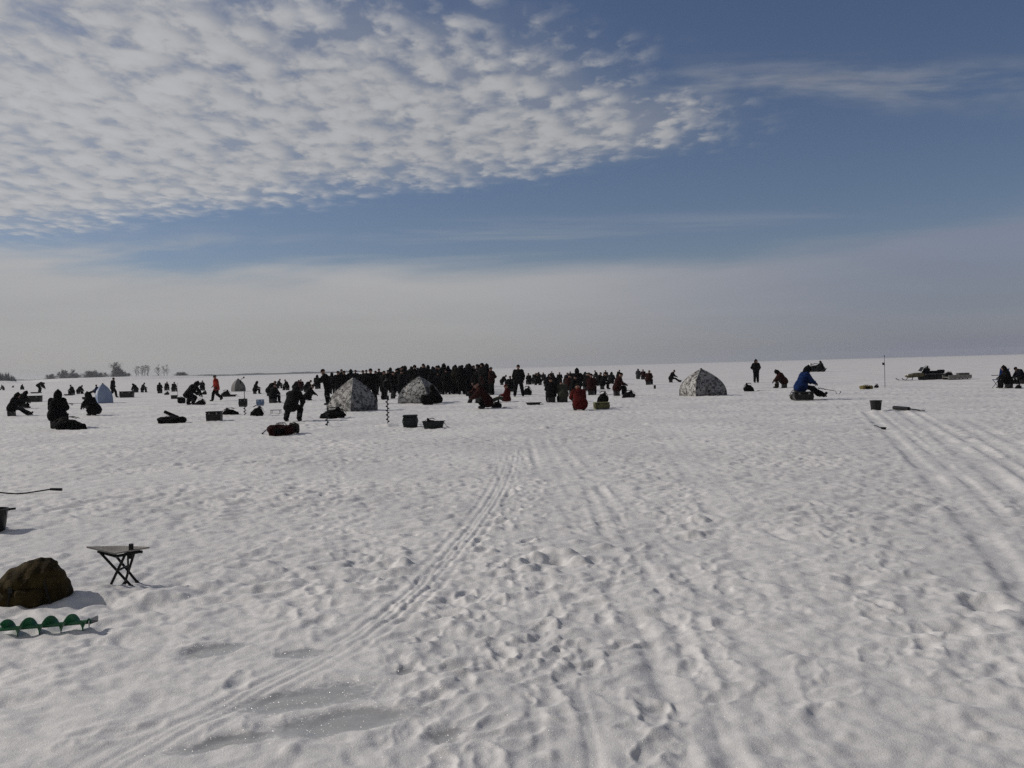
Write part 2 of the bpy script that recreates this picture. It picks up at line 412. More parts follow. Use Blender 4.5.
# loose ice crystals: tiny mirror facets pointing every way
vo = t.node('ShaderNodeTexVoronoi'); t.l.new(pos, vo.inputs['Vector']); vo.inputs['Scale'].default_value = 300
vm = t.node('ShaderNodeVectorMath', operation='MULTIPLY_ADD'); t.l.new(vo.outputs['Color'], vm.inputs[0]); vm.inputs[1].default_value = (2.4, 2.4, 0.0); vm.inputs[2].default_value = (-1.2, -1.2, 1.0)
vn = t.node('ShaderNodeVectorMath', operation='NORMALIZE'); t.l.new(vm.outputs[0], vn.inputs[0])
gl = t.node('ShaderNodeBsdfGlossy'); gl.inputs['Roughness'].default_value = .2; gl.inputs['Color'].default_value = (.9, .9, .9, 1); t.l.new(vn.outputs[0], gl.inputs['Normal'])
mx = t.node('ShaderNodeMixShader'); t.l.new(t.m('MULTIPLY_ADD', ia.outputs['Fac'], .014, .004), mx.inputs[0]); t.l.new(b.outputs[0], mx.inputs[1]); t.l.new(gl.outputs[0], mx.inputs[2])
t.l.new(mx.outputs[0], t.n['Material Output'].inputs[0])

def raw_mesh(name, V, F):
    me = bpy.data.meshes.new(name)
    V = np.asarray(V, np.float32); F = np.asarray(F, np.int32)
    me.vertices.add(len(V)); me.vertices.foreach_set('co', V.ravel())
    n = F.shape[1]
    me.loops.add(F.size); me.loops.foreach_set('vertex_index', F.ravel())
    me.polygons.add(len(F)); me.polygons.foreach_set('loop_start', np.arange(len(F), dtype=np.int32) * n)
    me.polygons.foreach_set('loop_total', np.full(len(F), n, np.int32))
    me.update(calc_edges=True); me.validate()
    return me
ang = np.concatenate([np.arange(-42, 42, .086), np.arange(42, 318, 3.0)])
rs = [0.4]
while rs[-1] < 3000:
    r = rs[-1]
    rs.append(r + (max(.0042 * r, .30 * r * r / 1455) if 2.6 < r < 70 else (.25 if r <= 2.6 else min(r * .08, 120))))
rs = np.array(rs)
A, RR = np.meshgrid(np.radians(ang), rs)
GX = (RR * np.sin(A)).ravel(); GY = (RR * np.cos(A)).ravel()
GZ = HGT(GX, GY) * np.clip((160 - RR.ravel()) / 80, 0.0, 1)
nc, nr = len(ang), len(rs)
ii = np.arange(nr - 1)[:, None] * nc; jj = np.arange(nc)[None, :]; j2 = (jj + 1) % nc
F = np.stack([ii + jj, ii + j2, ii + nc + j2, ii + nc + jj], -1).reshape(-1, 4)[:, ::-1]
me = raw_mesh('snow_ground', np.stack([GX, GY, GZ], 1), F)
me.polygons.foreach_set('use_smooth', np.ones(len(F), bool))
at_ = me.attributes.new('ice', 'FLOAT', 'POINT'); at_.data.foreach_set('value', ice_mask(GX, GY).astype(np.float32))
me.materials.append(sm)
ground = bpy.data.objects.new('snow_ground', me); COL.objects.link(ground); ground['kind'] = 'structure'

# ------------------------------------------------------------------ mesh builder
def frame_of(d):
    d = np.array(d, float); d /= (np.linalg.norm(d) + 1e-9)
    a = np.array([0, 0, 1.0]) if abs(d[2]) < .9 else np.array([1.0, 0, 0])
    u_ = np.cross(d, a); u_ /= np.linalg.norm(u_)
    return u_, np.cross(d, u_), d
class MB:
    def __init__(s): s.V = []; s.F = []; s.M = []; s.n = 0
    def add(s, V, F, m=0):
        s.V += [tuple(map(float, p)) for p in V]
        s.F += [tuple(int(i) + s.n for i in f) for f in F]; s.M += [m] * len(F); s.n += len(V); return s
    def box(s, c, d, m=0, rot=(0, 0, 0), top=1.0, bev=.12):
        # chamfered box, the top face scaled by `top`
        hx, hy, hz = [q / 2 for q in d]; e = min(d) * bev
        V = []
        for z, k, ins in ((-hz, 1, e), (-hz + e, 1, 0), (hz - e, top, 0), (hz, top, e)):
            for sx, sy in ((-1, -1), (1, -1), (1, 1), (-1, 1)):
                V.append((sx * (hx * k - ins), sy * (hy * k - ins), z))
        F = [(3, 2, 1, 0), (12, 13, 14, 15)]
        for l in range(3):
            for q in range(4): F.append((l * 4 + q, l * 4 + (q + 1) % 4, l * 4 + 4 + (q + 1) % 4, l * 4 + 4 + q))
        E = Euler(rot).to_matrix()
        return s.add([tuple(E @ Vector(p) + Vector(c)) for p in V], F, m)
    def tube(s, pts, rad, n=8, m=0, cap=True):
        pts = [np.array(p, float) for p in pts]
        if not hasattr(rad, '__len__'): rad = [rad] * len(pts)
        V = []; u_ = None
        for i, p in enumerate(pts):
            d = pts[min(i + 1, len(pts) - 1)] - pts[max(i - 1, 0)]; d = d / (np.linalg.norm(d) + 1e-9)
            if u_ is None: u_, w_, _ = frame_of(d)
            else:
                u_ = u_ - d * (u_ @ d); u_ /= np.linalg.norm(u_); w_ = np.cross(d, u_)
            w_ = np.cross(d, u_)
            for q in range(n):
                a = 2 * math.pi * q / n; V.append(p + rad[i] * (math.cos(a) * u_ + math.sin(a) * w_))
        F = []
        for i in range(len(pts) - 1):
            for q in range(n): F.append((i * n + q, i * n + (q + 1) % n, i * n + n + (q + 1) % n, i * n + n + q))
        if cap: F += [tuple(range(n))[::-1], tuple(range((len(pts) - 1) * n, len(pts) * n))]
        return s.add(V, F, m)
    def lathe(s, prof, n=20, m=0, c=(0, 0, 0), sx=1, sy=1):
        V = []; F = []
        for r, z in prof:
            for q in range(n):
                a = 2 * math.pi * q / n; V.append((c[0] + r * sx * math.cos(a), c[1] + r * sy * math.sin(a), c[2] + z))
        for i in range(len(prof) - 1):
            for q in range(n): F.append((i * n + q, i * n + (q + 1) % n, i * n + n + (q + 1) % n, i * n + n + q))
        return s.add(V, F, m)
    def ell(s, c, r, n=10, m=0):
        prof = [(math.sin(math.pi * i / n), -math.cos(math.pi * i / n)) for i in range(n + 1)]
        prof = [(max(p, .02), q) for p, q in prof]
        V = []; F = []; k = 12
        for pr, pz in prof:
            for q in range(k):
                a = 2 * math.pi * q / k; V.append((c[0] + r[0] * pr * math.cos(a), c[1] + r[1] * pr * math.sin(a), c[2] + r[2] * pz))
        for i in range(n):
            for q in range(k): F.append((i * k + q, i * k + (q + 1) % k, i * k + k + (q + 1) % k, i * k + k + q))
        return s.add(V, F, m)
    def mesh(s, name, mats, smooth=True):
        me = bpy.data.meshes.new(name); me.from_pydata(s.V, [], s.F); me.update()
        if not isinstance(mats, (list, tuple)): mats = [mats]
        for q in mats: me.materials.append(q)
        if len(mats) > 1: me.polygons.foreach_set('material_index', np.array(s.M, np.int32))
        if smooth:
            me.polygons.foreach_set('use_smooth', np.ones(len(s.F), bool))
            try: me.set_sharp_from_angle(angle=R(42))
            except Exception: pass
        return me
def link(name, me, parent=None, loc=(0, 0, 0), rot=(0, 0, 0), label=None):
    o = bpy.data.objects.new(name, me); COL.objects.link(o)
    o.location = loc; o.rotation_euler = rot
    if parent is not None: o.parent = parent
    if label: o['label'] = label
    return o
def thing(name, label, cat, loc, rz=0.0, sc=1.0, group=None, rx=0.0, ry=0.0):
    o = bpy.data.objects.new(name, None); COL.objects.link(o); o.empty_display_size = .2
    o.location = loc; o.rotation_euler = (rx, ry, rz); o.scale = (sc,) * 3 if not hasattr(sc, '__len__') else sc
    o['label'] = label; o['category'] = cat
    if group: o['group'] = group
    return o
def spot(px, py, sink=.01):
    p = at(px, py); return Vector((p.x, p.y, gz(p.x, p.y) - sink))

# ------------------------------------------------------------------ implicit surfaces (bodies, clothing, bags)
def smin(a, b, k):
    h = np.clip(.5 + .5 * (b - a) / k, 0, 1); return b * (1 - h) + a * h - k * h * (1 - h)
def caps(P, a, b, ra, rb):
    a = np.array(a, float); b = np.array(b, float); d = b - a
    tt = np.clip(((P - a) @ d) / (d @ d + 1e-9), 0, 1)
    return np.linalg.norm(P - a - tt[..., None] * d, axis=-1) - (ra + (rb - ra) * tt)
def ellip(P, c, r):
    q = (P - np.array(c)) / np.array(r); n = np.linalg.norm(q, axis=-1); return (n - 1) * min(r)
def rbox(P, c, h, r):
    q = np.abs(P - np.array(c)) - np.array(h) + r
    return np.linalg.norm(np.maximum(q, 0), axis=-1) + np.minimum(q.max(-1), 0) - r
def surface(fn, lo, hi, res):
    lo = np.array(lo, float); hi = np.array(hi, float)
    n = np.maximum(np.ceil((hi - lo) / res).astype(int) + 1, 4)
    ax = [lo[i] + res * np.arange(n[i]) for i in range(3)]
    P = np.stack(np.meshgrid(*ax, indexing='ij'), -1)
    D = fn(P); ins = D < 0
    acc = np.zeros((n[0] - 1, n[1] - 1, n[2] - 1, 3)); cnt = np.zeros((n[0] - 1, n[1] - 1, n[2] - 1))
    cor = [(i, j, k) for i in (0, 1) for j in (0, 1) for k in (0, 1)]
    sl = lambda c: tuple(slice(c[i], n[i] - 1 + c[i]) for i in range(3))
    for a in cor:
        for e in range(3):
            if a[e]: continue
            b = list(a); b[e] = 1; b = tuple(b)
            da, db = D[sl(a)], D[sl(b)]; cr = (da < 0) != (db < 0)
            tt = np.where(cr, da / np.where(cr, da - db, 1), 0)
            pt = np.stack([np.full(tt.shape, float(a[i])) for i in range(3)], -1); pt[..., e] = tt
            acc += np.where(cr[..., None], pt, 0); cnt += cr
    act = cnt > 0; idx = -np.ones(act.shape, int); idx[act] = np.arange(act.sum())
    base = np.stack(np.nonzero(act), -1)
    V = lo + (base + acc[act] / cnt[act][:, None]) * res
    Fs = []
    for e in range(3):
        o1, o2 = [(1, 2), (2, 0), (0, 1)][e]
        s0 = [slice(1, n[i] - 1) for i in range(3)]; s0[e] = slice(0, n[e] - 1)
        s1 = list(s0); s1[e] = slice(1, n[e])
        A_ = ins[tuple(s0)]; B_ = ins[tuple(s1)]
        g = np.stack(np.nonzero(A_ != B_), -1)
        if len(g) == 0: continue
        fl = A_[tuple(g.T)]
        g = g.copy(); g[:, o1] += 1; g[:, o2] += 1
        q = []
        for d1, d2 in ((1, 1), (0, 1), (0, 0), (1, 0)):
            h = g.copy(); h[:, o1] -= d1; h[:, o2] -= d2; q.append(idx[tuple(h.T)])
        q = np.stack(q, -1)
        q = np.where(fl[:, None], q, q[:, ::-1])
        Fs.append(q)
    return V, np.concatenate(Fs)
def bound(pts, pad):
    pts = np.array(pts); return pts.min(0) - pad, pts.max(0) + pad

# ------------------------------------------------------------------ people: facing +X, feet on z = 0
def J(**k): return k
POSES = {
 'stand': J(pel=(0, 0, .94), che=(0, 0, 1.32), nec=(.01, 0, 1.47), hea=(.03, 0, 1.63), sh=(0, .19, 1.42), el=(-.03, .27, 1.14), wr=(.05, .27, .90), hi=(0, .10, .90), kn=(.02, .12, .50), an=(-.02, .14, .09)),
 'pockets': J(pel=(0, 0, .94), che=(-.01, 0, 1.32), nec=(.01, 0, 1.47), hea=(.04, 0, 1.62), hp=.15, sh=(0, .19, 1.42), el=(-.10, .31, 1.15), wr=(.08, .20, .98), hi=(0, .10, .90), kn=(.02, .11, .50), an=(-.02, .12, .09)),
 'astride': J(pel=(0, 0, .92), che=(0, 0, 1.31), nec=(.01, 0, 1.46), hea=(.03, 0, 1.62), sh=(0, .19, 1.42), el=(-.02, .28, 1.14), wr=(.06, .26, .90), hi=(0, .10, .88), kn=(.02, .17, .49), an=(-.02, .23, .09)),
 'reach': J(pel=(0, 0, .93), che=(.08, 0, 1.30), nec=(.14, 0, 1.44), hea=(.20, 0, 1.58), hp=.25, sh=(.10, .19, 1.39), el=(.30, .26, 1.16), wr=(.54, .20, 1.06), hi=(0, .10, .90), kn=(.03, .12, .50), an=(-.03, .15, .09)),
 'walk': J(pel=(0, 0, .92), che=(.04, 0, 1.31), nec=(.07, 0, 1.45), hea=(.10, 0, 1.60), hp=.2, sh=(.04, .19, 1.41), el=((-.10, .25, 1.15), (.14, -.25, 1.15)), wr=((-.02, .27, .93), (.30, -.22, 1.02)), hi=(0, .09, .88), kn=((.20, .09, .52), (.02, -.10, .48)), an=((.27, .09, .09), (-.30, -.11, .20))),
 'bent': J(pel=(-.16, 0, .90), che=(.18, 0, 1.10), nec=(.33, 0, 1.10), hea=(.46, 0, 1.05), hp=.9, sh=(.24, .19, 1.07), el=(.36, .22, .78), wr=(.52, .13, .56), hi=(-.14, .11, .86), kn=(.04, .14, .50), an=(-.06, .16, .09)),
 'sit': J(pel=(0, 0, .47), che=(.09, 0, .83), nec=(.16, 0, .97), hea=(.25, 0, 1.10), hp=.35, sh=(.12, .19, .92), el=(.24, .25, .67), wr=(.47, .14, .60), hi=(.02, .11, .45), kn=(.42, .15, .49), an=(.40, .16, .09), seat=.34),
 'hunch': J(pel=(0, 0, .46), che=(.20, 0, .77), nec=(.32, 0, .87), hea=(.43, 0, .94), hp=.8, sh=(.24, .19, .85), el=(.36, .24, .60), wr=(.58, .10, .42), hi=(.02, .11, .44), kn=(.43, .16, .49), an=(.42, .17, .09), seat=.33),
 'legsout': J(pel=(0, 0, .47), che=(.15, 0, .82), nec=(.23, 0, .95), hea=(.33, 0, 1.06), hp=.5, sh=(.18, .19, .90), el=(.32, .24, .66), wr=(.54, .12, .56), hi=(.02, .11, .45), kn=(.46, .14, .40), an=(.83, .16, .09), seat=.34),
 'upright': J(pel=(0, 0, .48), che=(.02, 0, .86), nec=(.05, 0, 1.01), hea=(.09, 0, 1.16), hp=.1, sh=(.03, .19, .96), el=(.10, .26, .70), wr=(.34, .18, .60), hi=(.02, .11, .46), kn=(.42, .15, .49), an=(.42, .16, .09), seat=.35),
 'stoop': J(pel=(-.14, 0, .565), che=(.16, 0, .90), nec=(.29, 0, .99), hea=(.40, 0, 1.04), hp=.7, sh=(.19, .19, .94), el=(.34, .25, .68), wr=(.52, .13, .50), hi=(-.12, .11, .58), kn=(.16, .22, .42), an=(-.04, .24, .09)),
 'squat': J(pel=(-.08, 0, .30), che=(.13, 0, .64), nec=(.22, 0, .77), hea=(.31, 0, .88), hp=.5, sh=(.16, .19, .72), el=(.32, .25, .50), wr=(.52, .12, .38), hi=(-.06, .11, .29), kn=(.34, .18, .50), an=(.06, .16, .09)),
 'kneel': J(pel=(-.12, 0, .42), che=(.08, 0, .74), nec=(.18, 0, .87), hea=(.27, 0, .98), hp=.5, sh=(.11, .19, .82), el=(.26, .24, .56), wr=(.44, .14, .36), hi=(-.10, .11, .38), kn=(.20, .14, .09), an=(-.22, .14, .17)),
 'ground': J(pel=(0, 0, .16), che=(-.03, 0, .54), nec=(.0, 0, .69), hea=(.05, 0, .83), hp=.2, sh=(-.01, .19, .63), el=(.10, .26, .40), wr=(.32, .15, .38), hi=(.02, .11, .14), kn=(.42, .14, .26), an=(.80, .17, .08)),
}
def pair(v, s):
    if hasattr(v[0], '__len__'): return np.array(v[0] if s > 0 else v[1], float)
    return np.array((v[0], v[1] * s, v[2]), float)
def rot_y(P, c, a):
    Q = P - np.array(c); ca, sa = math.cos(a), math.sin(a)
    return np.stack([Q[..., 0] * ca - Q[..., 2] * sa, Q[..., 1], Q[..., 0] * sa + Q[..., 2] * ca], -1)
def head_sdf(P, hea, hp):
    Q = rot_y(P, hea, hp)
    d = ellip(Q, (-.01, 0, .02), (.098, .080, .106))
    d = smin(d, caps(Q, (.02, 0, -.05), (.05, 0, -.085), .058, .035), .03)
    d = smin(d, caps(Q, (.088, 0, .015), (.108, 0, -.022), .012, .017), .014)
    return d
MESHES = {}
def body_meshes(pose):
    if pose in MESHES: return MESHES[pose]
    p = POSES[pose]; hp = p.get('hp', 0.0)
    pel, che, nec, hea = [np.array(p[k_], float) for k_ in ('pel', 'che', 'nec', 'hea')]
    S = {k_: [pair(p[k_], s) for s in (1, -1)] for k_ in ('sh', 'el', 'wr', 'hi', 'kn', 'an')}
    hands = []
    for i in (0, 1):
        f = S['wr'][i] - S['el'][i]; f = f / np.linalg.norm(f); hands.append((S['wr'][i], f))
    allp = [pel, che, nec, hea] + sum(S.values(), [])
    def body(P):
        d = caps(P, pel, che, .125, .135)
        d = smin(d, caps(P, che, nec, .10, .055), .04)
        d = smin(d, caps(P, nec, hea, .055, .055), .02)
        d = smin(d, head_sdf(P, hea, hp), .02)
        for i in (0, 1):
            d = smin(d, caps(P, S['sh'][i], S['el'][i], .055, .042), .03)
            d = smin(d, caps(P, S['el'][i], S['wr'][i], .042, .030), .015)
            w, f = hands[i]
            d = smin(d, caps(P, w, w + f * .075, .030, .037), .015)
            d = smin(d, caps(P, S['hi'][i], S['kn'][i], .085, .055), .03)
            d = smin(d, caps(P, S['kn'][i], S['an'][i], .055, .042), .02)
            d = smin(d, caps(P, S['an'][i], S['an'][i] + (.13, 0, -.045), .045, .03), .02)
        return np.maximum(d, .012 - P[..., 2])
    lo, hi = bound(allp, .24)
    V, F = surface(body, lo, hi, .019)
    mb = MB()
    mid = V[F].mean(1); hd = np.linalg.norm(mid - hea, axis=1)
    m = np.where(hd < .2, 0, 1)
    mb.add(V, F, 0); mb.M = list(m)
    ch, sh_ = math.cos(hp), math.sin(hp)
    def hl(x, y, z): return np.array((hea[0] + x * ch + z * sh_, y, hea[2] - x * sh_ + z * ch))
    for sy in (1, -1):
        mb.ell(hl(.082, .032 * sy, .028), (.012, .012, .009), 6, 2)
        mb.ell(hl(-.005, .083 * sy, .0), (.024, .012, .034), 6, 0)
    mb.ell(hl(.088, 0, -.055), (.010, .026, .006), 6, 3)
    for i, sgn in ((0, 1), (1, -1)):
        w, f = hands[i]
        side = np.cross(f, (0, 0, 1.0)); side = side / (np.linalg.norm(side) + 1e-9)
        if abs(f[2]) > .85: side = np.array((1.0, 0, 0)) - f * f[0]; side /= np.linalg.norm(side)
        nrm = np.cross(side, f); nrm *= -1 if nrm[2] > 0 else 1
        for q, ln in enumerate((.062, .075, .070, .052)):
            b0 = w + f * .085 + side * (q - 1.5) * .019
            p1 = b0 + f * ln * .5 + nrm * .008; p2 = p1 + f * ln * .35 + nrm * .022; p3 = p2 + f * ln * .1 + nrm * .026
            mb.tube([b0 - f * .02, b0, p1, p2, p3], [.010, .011, .0105, .0098, .006], 6, 1)
        ts = side * (-sgn)
        mb.tube([w + f * .03, w + f * .045 + ts * .036, w + f * .08 + ts * .05 + nrm * .015, w + f * .105 + ts * .044 + nrm * .03], [.013, .0135, .012, .007], 6, 1)
    out = {'body': mb.mesh('body', [SKIN, GLOVE, EYE, LIP])}
    ax = (che - pel) / np.linalg.norm(che - pel)
    low = pel[2] < .55
    def jacket(P):
        d = None
        for s in (-1, 1):
            o = np.array((0, .065 * s, 0))
            e = caps(P, pel - ax * .10 + o, che + o, .178, .160)
            d = e if d is None else smin(d, e, .05)
        if low: d = smin(d, ellip(P, pel + np.array((.03, 0, -.03)), (.25, .29, .22)), .10)
        d = smin(d, caps(P, che, nec - (nec - che) * .12, .16, .105), .08)
        for i in (0, 1):
            d = smin(d, caps(P, S['sh'][i], S['el'][i], .102, .090), .05)
            e2 = S['el'][i] + (S['wr'][i] - S['el'][i]) * .96
            d = smin(d, caps(P, S['el'][i], e2, .090, .066), .03)
        d = d + .007 * np.sin(P[..., 2] * 46 + 5 * P[..., 1]) * np.sin(P[..., 0] * 21 + P[..., 1] * 27) + .004 * np.sin(P[..., 0] * 60 + P[..., 2] * 35)
        hem = pel - (ax * .20 if not low else np.array((0, 0, min(.26, pel[2] - .04)))); axh = ax if not low else np.array((0, 0, 1.0))
        d = np.maximum(d, -((P - hem) @ axh))
        for i in (0, 1):
            f = hands[i][1]; d2 = (P - S['wr'][i]) @ f; near = np.linalg.norm(P - S['wr'][i], axis=-1) < .13
            d = np.where(near, np.maximum(d, d2 + .012), d)
        return np.maximum(d, .015 - P[..., 2])
    V, F = surface(jacket, *bound([pel, che, nec] + S['sh'] + S['el'] + S['wr'], .36), .021)
    mb = MB().add(V, F); out['jacket'] = mb.mesh('jacket', BLACK)
    def trousers(P):
        d = ellip(P, pel - ax * .02, (.165, .20, .16))
        for i in (0, 1):
            e2 = S['kn'][i] + (S['an'][i] - S['kn'][i]) * .93
            d = smin(d, caps(P, S['hi'][i], S['kn'][i], .125, .105), .04)
            d = smin(d, caps(P, S['kn'][i], e2, .105, .092), .03)
        d = d + .006 * np.sin(P[..., 2] * 50 + P[..., 0] * 18) * np.sin(P[..., 1] * 25 + P[..., 0] * 30)
        top = pel + ax * .10
        d = np.maximum(d, (P - top) @ ax)
        return np.maximum(d, .03 - P[..., 2])
    V, F = surface(trousers, *bound([pel] + S['hi'] + S['kn'] + S['an'], .24), .021)
    out['trousers'] = MB().add(V, F).mesh('trousers', BLACK)
    out['an'] = S['an']; out['wr'] = S['wr']; out['hea'] = hea; out['hp'] = hp
    out['flex'] = [S['an'][i] - S['kn'][i] for i in (0, 1)]
    out['top'] = hea[2] + .15; out['seat'] = p.get('seat'); out['pel'] = pel
    MESHES[pose] = out
    return out
def boot_sdf(P):
    d = caps(P, (0, 0, .16), (0, 0, .03), .072, .066)
    d = smin(d, caps(P, (0, 0, -.035), (.145, 0, -.045), .060, .052), .03)
    return np.maximum(d, -.095 - P[..., 2])
V_, F_ = surface(boot_sdf, (-.12, -.12, -.14), (.25, .12, .28), .016)
BOOT = MB().add(V_, F_).mesh('boot', RUBBER)
def hat_mesh(kind):
    def beanie(P):
        d = ellip(P, (-.012, 0, .035), (.118, .102, .118)) + .002 * np.sin(P[..., 2] * 120)
        return np.maximum(d, .035 - P[..., 2] - .25 * P[..., 0] * 0)
    def ushanka(P):
        d = np.maximum(ellip(P, (-.015, 0, .045), (.128, .115, .125)), .035 - P[..., 2])
        d = smin(d, caps(P, (.085, -.06, .075), (.085, .06, .075), .032, .032), .015)
        for s in (1, -1): d = smin(d, rbox(P, (-.02, .098 * s, -.02), (.045, .022, .075), .02), .02)
        return d
    def hood(P):
        d = ellip(P, (-.03, 0, .015), (.142, .128, .150))
        d = smin(d, caps(P, (-.06, 0, -.06), (-.05, 0, -.14), .12, .13), .06)
        d = smin(d, caps(P, (-.05, 0, .10), (-.075, 0, .175), .06, .022), .05)
        return np.maximum(d, -ellip(P, (.11, 0, -.02), (.12, .082, .115)))
    V, F = surface({'beanie': beanie, 'ushanka': ushanka, 'hood': hood}[kind], (-.26, -.22, -.30), (.22, .22, .28), .016)
    return MB().add(V, F).mesh('hood' if kind == 'hood' else 'hat', BLACK)
HATS = {k_: hat_mesh(k_) for k_ in ('beanie', 'ushanka', 'hood')}
def dress(o, m):
    o.material_slots[0].link = 'OBJECT'; o.material_slots[0].material = m

def box_parts(w, d, h, par, m=PLAST, m2=GREYP):
    b = MB().box((0, 0, h * .42), (w * .94, d * .94, h * .84), top=1.04, bev=.08)
    for sx in (-1, 1): b.box((sx * w * .3, -d * .49, h * .40), (w * .06, d * .05, h * .6))
    link('box_body', b.mesh('box_body', m, True), par)
    link('lid', MB().box((0, 0, h * .92), (w, d, h * .16), bev=.25).mesh('lid', m), par)
    link('strap', MB().tube([(-w * .48, 0, h * .75), (-w * .54, -d * .2, h * .5), (-w * .45, -d * .56, h * .12), (w * .45, -d * .56, h * .12), (w * .54, -d * .2, h * .5), (w * .48, 0, h * .75)], .012, 6).mesh('strap', m2), par)
    for sx in (-1, 1): link('latch', MB().box((sx * w * .25, -d * .505, h * .80), (w * .09, d * .05, h * .2)).mesh('latch', m2), par)

BOXLAB = []
def person(px, py, hpx, pose, deg, where, look, jk=BLACK, tr=BLACK, hat='beanie', hc=None, seat=True, group=None, cat='person', loc=None, sc=None, label=None):
    b = body_meshes(pose)
    p = loc or spot(px, py, .0)
    s = sc or min(1.12, max(.86, hpx * mpp(px, py) / b['top']))
    lab = label or f'person {look} {where}'
    e = thing('person', lab, cat, p, R(deg), s, group)
    link('body', b['body'], e)
    o = link('jacket', b['jacket'], e); dress(o, jk)
    o = link('trousers', b['trousers'], e); dress(o, tr)
    for i in (0, 1):
        f = b['flex'][i]; a = 0.0
        if pose in ('legsout', 'ground'): a = -.85
        if pose == 'walk' and i == 1: a = .55
        if pose == 'kneel': a = 1.1
        link('boot', BOOT, e, tuple(b['an'][i]), (0, a, 0))
    o = link('hood' if hat == 'hood' else 'hat', HATS[hat], e, tuple(b['hea']), (0, b['hp'], 0)); dress(o, hc or (jk if hat == 'hood' else BLACK))
    if b['seat'] and seat:
        h = b['seat'] * s; q = Matrix.Rotation(R(deg), 3, 'Z') @ Vector((-.02 * s, 0, 0))
        w = 'people in the photo' if not where else where
        x = thing('fishing_box', f'dark fishing box under the person {where}', 'fishing box', (p.x + q.x, p.y + q.y, gz(p.x + q.x, p.y + q.y) - .01), R(deg + 90), 1, 'boxes people sit on')
        box_parts(.34, .27, h, x)
    return e

# ------------------------------------------------------------------ gear builders
def bag_meshes(kind, seed):
    rg = np.random.default_rng(seed); ph = rg.uniform(0, 6.28, 6)
    def lumps(P, a):
        return a * (np.sin(P[..., 0] * 13 + ph[0]) * np.sin(P[..., 1] * 11 + ph[1] + P[..., 2] * 6) + .6 * np.sin(P[..., 2] * 21 + ph[2] + P[..., 0] * 9) + .35 * np.sin(P[..., 0] * 37 + P[..., 1] * 31 + ph[3]))
    if kind == 'backpack':          # lying on its back panel, unit size 1 x .62 x .56
        def f(P):
            d = rbox(P, (0, 0, .25), (.46, .28, .23), .18)
            d = smin(d, ellip(P, (-.25, 0, .33), (.26, .27, .19)), .1)
            d = smin(d, ellip(P, (.32, 0, .2), (.18, .25, .2)), .08)
            return np.maximum(d + lumps(P, .020), -P[..., 2])
        def pk(P): return np.maximum(smin(rbox(P, (.10, -.27, .22), (.19, .11, .15), .07), rbox(P, (-.2, -.24, .2), (.1, .12, .12), .06), .03) + lumps(P, .010), -P[..., 2])
    elif kind == 'duffel':
        def f(P):
            d = caps(P * np.array((1, 1, 1.05)), (-.34, 0, .24), (.34, 0, .24), .23, .21); d = smin(d, rbox(P, (0, 0, .12), (.46, .24, .12), .08), .08)
            return np.maximum(d + lumps(P, .016), -P[..., 2])
        def pk(P): return np.maximum(rbox(P, (0, -.2, .2), (.2, .09, .11), .05) + lumps(P, .008), -P[..., 2])
    else:                            # slumped sack
        def f(P):
            d = ellip(P, (.02, 0, .16), (.42, .30, .26)); d = smin(d, ellip(P, (-.30, .03, .08), (.22, .24, .14)), .12)
            d = smin(d, caps(P, (.1, 0, .35), (.17, 0, .47), .14, .06), .1)
            return np.maximum(d + lumps(P, .022), -P[..., 2])
        def pk(P): return np.maximum(rbox(P, (.12, -.25, .18), (.16, .08, .12), .05) + lumps(P, .01), -P[..., 2])
    a = MB().add(*surface(f, (-.75, -.55, -.05), (.75, .55, .75), .028 if seed else .018)); b = MB().add(*surface(pk, (-.6, -.5, -.05), (.6, .2, .6), .02))
    return a.mesh('bag_body', BLACK), b.mesh('pocket', BLACK)
BAGS = {k_: bag_meshes(k_, s_) for k_, s_ in (('backpack', 3), ('duffel', 5), ('sack', 9))}
def bag(kind, px, py, wpx, hpx, deg, label, m=BLACK, m2=COAL, cat='bag', loc=None, group=None, name=None, dep=None, pb=None):
    s = mpp(px, pb or py); w, h = wpx * s, hpx * s
    p = loc or spot(px, py, .015)
    d = dep or min(.55, max(.25, w * .55))
    kh = {'backpack': .52, 'duffel': .46, 'sack': .52}[kind]; kd = {'backpack': .62, 'duffel': .5, 'sack': .6}[kind]
    kw = {'backpack': 1.0, 'duffel': 1.12, 'sack': .95}[kind]
    e = thing(name or {'backpack': 'backpack', 'duffel': 'duffel_bag', 'sack': 'bag'}[kind], label, cat, p, R(deg), (w / kw, d / kd, h / kh), group)
    bm, pm = BAGS[kind]
    o = link('bag_body', bm, e); dress(o, m); o = link('pocket', pm, e); dress(o, m2)
    if kind == 'duffel':
        for sy in (-.21, .21): link('handle', MB().tube([(-.2, sy, .38), (-.12, sy * .7, .50), (.12, sy * .7, .50), (.2, sy, .38)], .018, 6).mesh('handle', BLKM), e)
    else:
        for sy in (-.1, .12): link('strap', MB().tube([(-.3, sy, .46), (-.1, sy, .54), (.15, sy, .50), (.34, sy * 1.4, .40), (.46, sy * 1.8, .2)], [.012, .02, .02, .016, .012], 6).mesh('strap', BAGD), e)
    return e
def fish_box(px, py, wpx, hpx, deg, label, m=PLAST, m2=GREYP, loc=None, cat='fishing box', pb=None):
    s = mpp(px, pb or py); w, h = wpx * s, hpx * s
    e = thing('fishing_box', label, cat, loc or spot(px, py, .012), R(deg)); box_parts(w, min(w * .75, .42), h, e, m, m2); return e
